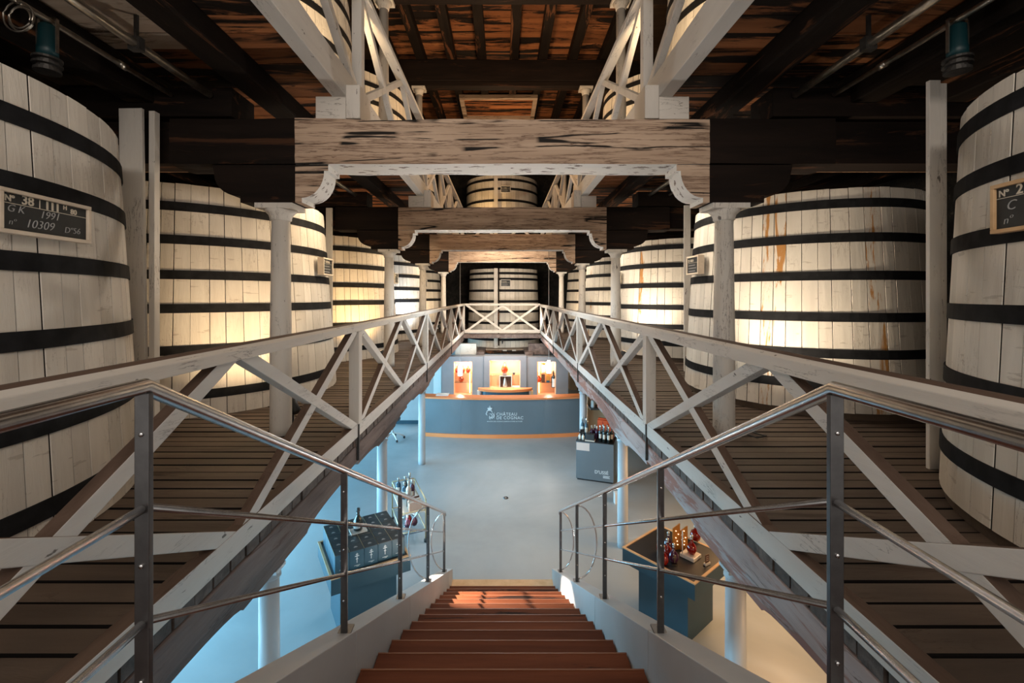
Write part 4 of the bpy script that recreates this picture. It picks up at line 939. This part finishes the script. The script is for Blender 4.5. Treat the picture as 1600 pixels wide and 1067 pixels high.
# side shelf at the right behind the plinth
t = thing('shelf_unit', 'ochre shelf unit under the right gallery behind the display plinth', 'shelf', (2.75, 12.0, -3.7))
MB().box(2.34, 3.6, 12.3, 12.36, -3.7, -2.55).build('back', 'warmwall', t); MB().box(2.34, 3.56, 11.9, 12.3, -3.02, -2.98).build('shelf', 'boxtop', t); MB().box(3.56, 3.6, 11.9, 12.3, -3.7, -2.55).build('side_panel', 'warmwall', t)
for k in range(4):
    b = thing('gift_tin', 'small %s tin, %s from the left on the ochre shelf' % (('white', 'orange', 'dark', 'white')[k], ORD[k]), 'tin', (2.43 + 0.17 * k, 12.05, -2.978), 0, 'tins on the ochre shelf')
    MB().lathe([(0.05, 0), (0.052, 0.01), (0.052, 0.16), (0.045, 0.175)], 12).build('tin_body', ('whitep', 'bag', 'black', 'label')[k], b, 0, True); MB().lathe([(0.046, 0.175), (0.046, 0.2)], 12).build('lid', 'silver', b, 0, True)

# ------------------------------------------------------------------ display plinth with bottles
PZ = -2.92; ang = math.atan2(-0.25, 0.70)
c_, s_ = math.cos(ang), math.sin(ang)
def pl(u, v): return (1.49 + u * c_ - v * s_, 9.06 + u * s_ + v * c_)
cxp, cyp = pl(0.37, 0.245)
t = thing('display_plinth', 'dark slate display plinth printed with pale lettering, right of the stairs', 'plinth', (cxp, cyp, -3.7), ang)
MB().box(-0.37, 0.37, -0.245, 0.245, 0.03, 0.775).build('body', 'counter', t, 0.004, True)
MB().box(-0.35, 0.35, -0.225, 0.225, 0.0, 0.03).build('foot', 'rubber', t, 0, True)
MB().box(-0.372, 0.372, -0.247, 0.247, 0.775, 0.788).build('top', 'black', t, 0, True)
MB().box(-0.362, -0.10, -0.2475, -0.245, 0.60, 0.755).build('notice_panel', 'pink', t, 0, True)
inst('lettering', text_mesh("D'USSÉ", 0.088, 'logo', 0.0015, 'LEFT', 0.001), t, (0.0, -0.2465, 0.175), (PI / 2, 0, 0))
for q in range(3): MB().box(0.165, 0.30 - 0.02 * (q % 2), -0.247, -0.245, 0.135 - q * 0.018, 0.145 - q * 0.018).build('small_print', 'logo', t, 0, True)
def on_plinth(u, v): x, y = pl(u, v); return (x, y, PZ + 0.008)
spots = [(0.47, 0.10), (0.55, 0.07), (0.64, 0.05), (0.69, 0.13), (0.52, 0.17), (0.60, 0.16)]
for k, (u, v) in enumerate(spots):
    bottle('dark bottle with pale foil and label, %s of the right cluster on the slate plinth' % ORD[k], on_plinth(u, v), [(r * 0.9, z) for r, z in TALL], 'glassdark', TCAP, (0.0355, 0.07, 0.16), 'dark bottles on the slate plinth', rz=ang)
for k, (u, v) in enumerate(((0.08, 0.30), (0.17, 0.24))):
    bottle('tall green bottle with silver foil at the back left of the slate plinth, %s one' % ORD[k], on_plinth(u, v), [(r, z * 1.25) for r, z in TALL], 'navy', [(r, z * 1.25) for r, z in TCAP], (0.039, 0.12, 0.22), 'dark bottles on the slate plinth', rz=ang)
for k, (u, v) in enumerate(((0.27, 0.30), (0.33, 0.36), (0.38, 0.28))):
    bottle('short red brown bottle in the middle of the slate plinth, %s one' % ORD[k], on_plinth(u, v), [(r * 1.1, z * 0.75) for r, z in TALL], 'purple', [(r * 1.1, z * 0.75) for r, z in TCAP], None, 'dark bottles on the slate plinth', rz=ang, cm='label')
bx, by = pl(0.54, 0.40)
t = thing('paper_bag', 'tall orange paper gift bag standing at the back of the slate plinth', 'bag', (bx, by, PZ + 0.008), ang)
MB().box(-0.16, 0.16, -0.06, 0.06, 0, 0.36).build('bag', 'bag', t, 0, True); MB().box(-0.15, 0.15, 0.0, 0.06, 0.36, 0.385).build('back_flap', 'bag', t, 0, True)
MB().tube([(-0.06, -0.063, 0.34), (-0.05, -0.066, 0.27), (0.05, -0.066, 0.27), (0.06, -0.063, 0.34)], 0.005, 6).build('handle', 'redp', t, 0, True)
bx, by = pl(0.27, 0.10)
t = thing('gift_box', 'flat grey gift box on a pale base at the front of the slate plinth', 'box', (bx, by, PZ + 0.008), ang)
MB().box(-0.085, 0.085, -0.06, 0.06, 0.02, 0.13).build('box', 'boxtop', t, 0.004, True); MB().box(-0.095, 0.095, -0.08, 0.06, 0, 0.02).build('base', 'label', t, 0, True)
for k, (u, v) in enumerate(((0.06, 0.1), (0.13, 0.08))):
    bottle('small clear miniature bottle on the left front of the slate plinth, %s one' % ORD[k], on_plinth(u, v), [(0.025, 0), (0.03, 0.01), (0.03, 0.08), (0.012, 0.1), (0.011, 0.13)], 'silver', [(0.013, 0.125), (0.013, 0.16)], (0.0305, 0.015, 0.065), 'miniatures on the slate plinth', rz=ang, cm='glassdark')
bx, by = pl(0.10, 0.16)
tag(MB().box(bx - 0.05, bx + 0.05, by - 0.006, by + 0.006, PZ + 0.008, PZ + 0.20).build('price_card', 'black'), 'upright dark card behind the miniatures on the slate plinth', 'card')

# ------------------------------------------------------------------ tray tables
def tray_table(label, cx, cy, rz, w, d, ztop, edge='tan'):
    t = thing('display_table', label, 'table', (cx, cy, -3.7), rz, 'low display tables beside the stairs')
    h = ztop + 3.7
    MB().box(-w / 2 + 0.02, w / 2 - 0.02, -d / 2 + 0.02, d / 2 - 0.02, h - 0.17, h - 0.012).build('tray_body', 'navy', t, 0, True)
    MB().box(-w / 2, w / 2, -d / 2, -d / 2 + 0.02, h - 0.17, h - 0.006).box(-w / 2, w / 2, d / 2 - 0.02, d / 2, h - 0.17, h - 0.006).box(-w / 2, -w / 2 + 0.02, -d / 2 + 0.02, d / 2 - 0.02, h - 0.17, h - 0.006).box(w / 2 - 0.02, w / 2, -d / 2 + 0.02, d / 2 - 0.02, h - 0.17, h - 0.006).build('apron', 'navy', t, 0, True)
    e = 0.024
    MB().box(-w / 2 - 0.003, w / 2 + 0.003, -d / 2 - 0.003, -d / 2 + e, h - 0.006, h + 0.006).box(-w / 2 - 0.003, w / 2 + 0.003, d / 2 - e, d / 2 + 0.003, h - 0.006, h + 0.006).box(-w / 2 - 0.003, -w / 2 + e, -d / 2 + e, d / 2 - e, h - 0.006, h + 0.006).box(w / 2 - e, w / 2 + 0.003, -d / 2 + e, d / 2 - e, h - 0.006, h + 0.006).build('edge_strip', edge, t, 0, True)
    MB().box(-w / 2 + e, w / 2 - e, -d / 2 + e, d / 2 - e, h - 0.012, h - 0.002).build('table_top', 'black', t, 0, True)
    MB().box(-w / 2 + 0.12, w / 2 - 0.12, -d / 2 + 0.14, d / 2 - 0.14, 0.0, h - 0.17).build('pedestal', 'navy', t, 0, True)
    return t
TZ = -2.95
ra = math.radians(31); LT = (-1.63, 5.24)
tray_table('low navy display table stacked with gift boxes, left of the stairs', LT[0], LT[1], ra, 0.86, 0.84, TZ)
def loc_on(T, r, u, v): return (T[0] + u * math.cos(r) - v * math.sin(r), T[1] + u * math.sin(r) + v * math.cos(r))
bw = 0.150; bh = 0.205; bd = 0.142
def lorraine(mb, x, z, y, s):
    mb.box(x - 0.0035 * s, x + 0.0035 * s, y, y + 0.001, z - 0.05 * s, z + 0.055 * s)
    mb.box(x - 0.022 * s, x + 0.022 * s, y, y + 0.001, z + 0.018 * s, z + 0.026 * s); mb.box(x - 0.014 * s, x + 0.014 * s, y, y + 0.001, z + 0.036 * s, z + 0.043 * s)
    mb.box(x - 0.012 * s, x + 0.012 * s, y, y + 0.001, z - 0.012 * s, z - 0.004 * s)
    mb.box(x - 0.03 * s, x + 0.032 * s, y, y + 0.001, z - 0.080 * s, z - 0.076 * s); mb.box(x - 0.006, x + 0.02 * s, y, y + 0.001, z - 0.090 * s, z - 0.086 * s)
bt = None
ROWN = ['front', 'second', 'third', 'fourth', 'back']
for r_ in range(5):
    for q in range(5):
        u = -0.325 + q * (bw + 0.003) + 0.02; v = -0.29 + r_ * (bd + 0.003)
        x, y = loc_on(LT, ra, u, v)
        lab = 'dark gift box, %s from the left in the %s row on the left table' % (ORD[q], ROWN[r_])
        if bt is None:
            bt = thing('gift_box', lab, 'box', (x, y, TZ - 0.001), ra, 'gift boxes on the left table')
            MB().box(-bw / 2, bw / 2, -bd / 2, bd / 2, 0, bh - 0.006).build('carton', 'boxnavy', bt, 0.002, True)
            MB().box(-bw / 2, bw / 2, -bd / 2, bd / 2, bh - 0.006, bh).build('top', 'boxtop', bt, 0.002, True)
            mb = MB(); lorraine(mb, 0, 0.118, -bd / 2 - 0.0012, 1.0); mb.build('emblem', 'logo', bt, 0, True)
            MB().box(-0.02, 0.02, -0.012, -0.002, bh, bh + 0.0012).box(-0.012, 0.012, 0.004, 0.012, bh, bh + 0.0012).build('top_mark', 'chalkgrey', bt, 0, True)
            MB().box(-bw / 2 - 0.001, -bw / 2 + 0.0015, -bd / 2, bd / 2, bh - 0.004, bh + 0.001).build('edge_line', 'gold', bt, 0, True)
        else: dup(bt, (x, y, TZ - 0.001), None, lab)
x, y = loc_on(LT, ra, -0.05, 0.03)
t = thing('bottle_tray', 'small white tray on top of the gift boxes', 'tray', (x, y, TZ + bh + 0.001), ra)
MB().box(-0.085, 0.085, -0.07, 0.07, 0, 0.012).build('tray', 'white', t, 0.003, True); MB().box(-0.092, -0.085, -0.07, 0.07, 0, 0.02).box(0.085, 0.092, -0.07, 0.07, 0, 0.02).build('rim', 'white', t, 0, True)
bottle('dark wide shouldered bottle with black stopper standing on the gift boxes', (x, y, TZ + bh + 0.0135), [(0.04, 0), (0.052, 0.01), (0.056, 0.07), (0.05, 0.12), (0.025, 0.16), (0.018, 0.19), (0.018, 0.22)], 'glassdark', [(0.02, 0.215), (0.024, 0.222), (0.024, 0.25), (0.018, 0.255)], (0.0575, 0.04, 0.08), cm='boxtop', lm='chalkgrey')

rb_ = math.radians(39.4); RT = (2.0, 5.18)
tray_table('low black topped display table with pale wood edge, right of the stairs', RT[0], RT[1], rb_, 0.80, 0.88, TZ)
def P6(x, y, z=TZ):   # point on the table plane from zoomed reading
    X, Y = 960 + x / 7.114, 780 + y / 7.114
    yy = 700 * (-z) / (Y - 463); return ((X - 785) / 700 * yy, yy, z)
for k, (a, b, col) in enumerate(((545, 725, 'red'), (660, 700, 'purple'), (590, 640, 'red'), (600, 560, 'purple'), (520, 600, 'red'))):
    L = ['round ruby decanter nearest the post at the front of the right table', 'round dark decanter with gold double cross on the right table', 'round ruby decanter behind the dark one on the right table', 'round plum decanter in the back of the right table cluster', 'round ruby decanter in the left of the right table cluster'][k]
    o = bottle(L, P6(a, b), RND, col, RCAP, None, 'round decanters on the right table', cm='silver')
    if k == 1:
        mb = MB(); lorraine(mb, 0, 0, 0, 0.9); e = mb.build('emblem', 'gold', o, 0, True); e.location = (-0.010, -0.0565, 0.068); e.rotation_euler = (0.12, 0, -0.1)
p = P6(845, 640)
t = thing('marble_base', 'white marble base under the single round decanter on the right table', 'base', (p[0], p[1], p[2]), rb_)
MB().box(-0.085, 0.085, -0.085, 0.085, 0.0, 0.04).build('block', 'white', t, 0.006, True)
MB().box(-0.08, -0.072, 0.05, 0.058, 0.04, 0.30).box(-0.10, -0.052, 0.05, 0.058, 0.20, 0.21).box(-0.095, -0.057, 0.05, 0.058, 0.25, 0.26).build('double_cross', 'white', t, 0, True)
bottle('single round ruby decanter with silver stopper on the white marble base', (p[0] + 0.01, p[1] - 0.01, p[2] + 0.041), RND, 'red', RCAP, None, None, cm='silver')
for k, (a, b, hh) in enumerate(((690, 560, 0.30), (775, 560, 0.27))):
    p = P6(a, b); t = thing('lit_card', 'amber display card with small lights, %s one behind the decanters' % ('left', 'right')[k], 'card', p, 0.15, 'amber cards on the right table')
    MB().prism([(-0.045, 0), (0.045, 0), (0.045, hh), (0.02, hh - 0.01), (-0.045, hh - 0.05)], 'Y', 0, 0.012).build('card', 'amberbox', t, 0, True)
    for q in range(5): MB().lathe([(0.0, -0.006), (0.007, 0), (0.0, 0.006)], 8, (random.uniform(-0.03, 0.03), -0.004, 0.06 + q * 0.04)).build('light', 'glow', t, 0, True)
p = P6(900, 450)
bottle('dark red tilted globe decanter at the back of the right table', p, [(0.035, 0), (0.056, 0.014), (0.064, 0.06), (0.046, 0.11), (0.016, 0.13), (0.014, 0.15)], 'red', [(0.016, 0.15), (0.02, 0.165), (0.008, 0.18)], None, None, cm='silver')
p = P6(1030, 725)
t = thing('price_sign', 'small dark price card in a white holder on the right table', 'sign', p, 0.5)
MB().box(-0.04, 0.04, -0.015, 0.015, 0, 0.022).build('holder', 'white', t, 0, True); MB().box(-0.03, 0.03, -0.003, 0.003, 0.022, 0.11).build('card', 'photo', t, 0, True)
for q in range(3): MB().box(-0.02, 0.02, -0.004, -0.003, 0.045 + q * 0.02, 0.05 + q * 0.02).build('print_line', 'pink', t, 0, True)
t = thing('floor_candle', 'small white box with a red front on the floor behind the right table', 'box', (2.05, 8.0, -3.7))

MB().box(2.0, 2.12, 7.95, 8.07, -3.7, -3.5).build('box', 'whitep', t, 0.004); MB().box(2.08, 2.12, 7.944, 7.95, -3.66, -3.52).build('front', 'redp', t)

# ------------------------------------------------------------------ gilt bottle trolley
A = Vector((-1.81, 7.4)); Bq = Vector((-1.475, 7.54)); Cq = Vector((-1.16, 6.74)); ctr = (A + Cq) / 2
rt = math.atan2(Bq.y - A.y, Bq.x - A.x); lw, ll = 0.36, 0.86
t = thing('bottle_trolley', 'gilt tubular bottle trolley with two shelves left of the stairs', 'trolley', (ctr.x, ctr.y, -3.7), rt)
for sx in (-1, 1):
    for sy in (-1, 1):
        x, y = sx * lw / 2, sy * ll / 2
        l_ = MB().tube([(x, y, 0.06), (x, y, 0.60), (x, y - sy * 0.03, 0.64)], 0.011, 8).build('leg', 'gold', t, 0, True)
        MB().lathe([(0.01, 0.0), (0.028, 0.01), (0.028, 0.05), (0.012, 0.062)], 10, (x, y, 0)).build('caster', 'rubber', l_, 0, True)
for z in (0.17, 0.46):
    MB().box(-lw / 2, lw / 2, -ll / 2, ll / 2, z, z + 0.008).build('shelf', 'clear' if z < 0.2 else 'paper', t, 0, True)
    MB().tube([(-lw / 2, -ll / 2, z + 0.03), (lw / 2, -ll / 2, z + 0.03), (lw / 2, ll / 2, z + 0.03), (-lw / 2, ll / 2, z + 0.03)], 0.008, 8, 0, True).build('shelf_rail', 'gold', t, 0, True)
MB().tube([(-lw / 2, -ll / 2, 0.64), (-lw / 2, ll / 2, 0.64)], 0.010, 8).build('top_rail', 'gold', t, 0, True); MB().tube([(lw / 2, -ll / 2, 0.64), (lw / 2, ll / 2, 0.64)], 0.010, 8).build('top_rail', 'gold', t, 0, True)
MB().tube([(-lw / 2, ll / 2 + 0.0, 0.64), (lw / 2, ll / 2, 0.64)], 0.010, 8).build('top_rail', 'gold', t, 0, True)
def on_cart(u, v, z): x, y = loc_on((ctr.x, ctr.y), rt, u, v); return (x, y, -3.7 + z)
cols = ['blueglass', 'navy', 'clear', 'blueglass', 'purple', 'silver']
for k, (u, v) in enumerate(((-0.1, 0.33), (0.0, 0.26), (0.08, 0.30), (-0.04, 0.12), (0.08, 0.10), (0.0, -0.02))):
    bottle('%s bottle, %s from the back on the top shelf of the trolley' % (('blue', 'navy', 'clear', 'pale blue', 'plum', 'silver')[k], ORD[k]), on_cart(u, v, 0.469), [(r * 1.15, z * (0.8 + 0.1 * (k % 3))) for r, z in TALL], cols[k], [(r * 1.1, z * (0.8 + 0.1 * (k % 3))) for r, z in TCAP], (0.0445, 0.05, 0.12), 'bottles on the trolley')
for k in range(3):
    x, y, z = on_cart(0.04, -0.16 - 0.09 * k, 0.469)
    b = thing('book', '%s book leaning at the front of the trolley top shelf' % ('brown', 'cream', 'pink')[k], 'book', (x, y, z), rt + 0.2, 'books on the trolley')
    MB().box(-0.1, 0.1, -0.012, 0.012, 0, 0.13).build('cover', ('photo', 'label', 'pink')[k], b, 0, True); MB().box(-0.095, 0.097, -0.009, 0.009, 0.13, 0.132).build('pages', 'paper', b, 0, True)
for k, (u, v) in enumerate(((-0.02, -0.12), (0.05, -0.22), (-0.06, -0.26))):
    bottle('plum round bottle, %s on the lower shelf of the trolley' % ORD[k], on_cart(u, v, 0.179), [(r * 0.95, z) for r, z in RND], 'purple' if k else 'red', RCAP, None, 'round bottles on the trolley', cm='silver')
for k, (u, v) in enumerate(((0.02, 0.05), (-0.08, 0.1), (0.09, 0.16), (0.0, 0.22))):
    g = thing('wine_glass', 'stemmed clear glass, %s on the lower shelf of the trolley' % ORD[k], 'glass', on_cart(u, v, 0.179), 0, 'glasses on the trolley')
    MB().lathe([(0.035, 0), (0.006, 0.006), (0.005, 0.07), (0.03, 0.09), (0.04, 0.13), (0.033, 0.17)], 14).build('glass', 'clear', g, 0, True)
tag(MB().lathe([(0.05, 0), (0.05, 0.006), (0.03, 0.02), (0.012, 0.024)], 14, (0.06, 8.22, -3.7)).build('floor_boss', 'steeld'), 'small round metal boss on the hall floor', 'floor fitting')


t = thing('track_spotlight', 'small dark spotlight under the left gallery aimed at the stairs', 'lamp', (-1.80, 5.05, -1.86))
MB().tube([(-1.84, 5.05, -1.83), (-1.775, 5.035, -1.87)], 0.028, 12).build('housing', 'rubber', t)
MB().box(-1.855, -1.825, 5.04, 5.07, -1.84, -1.785).build('stem', 'rubber', t)
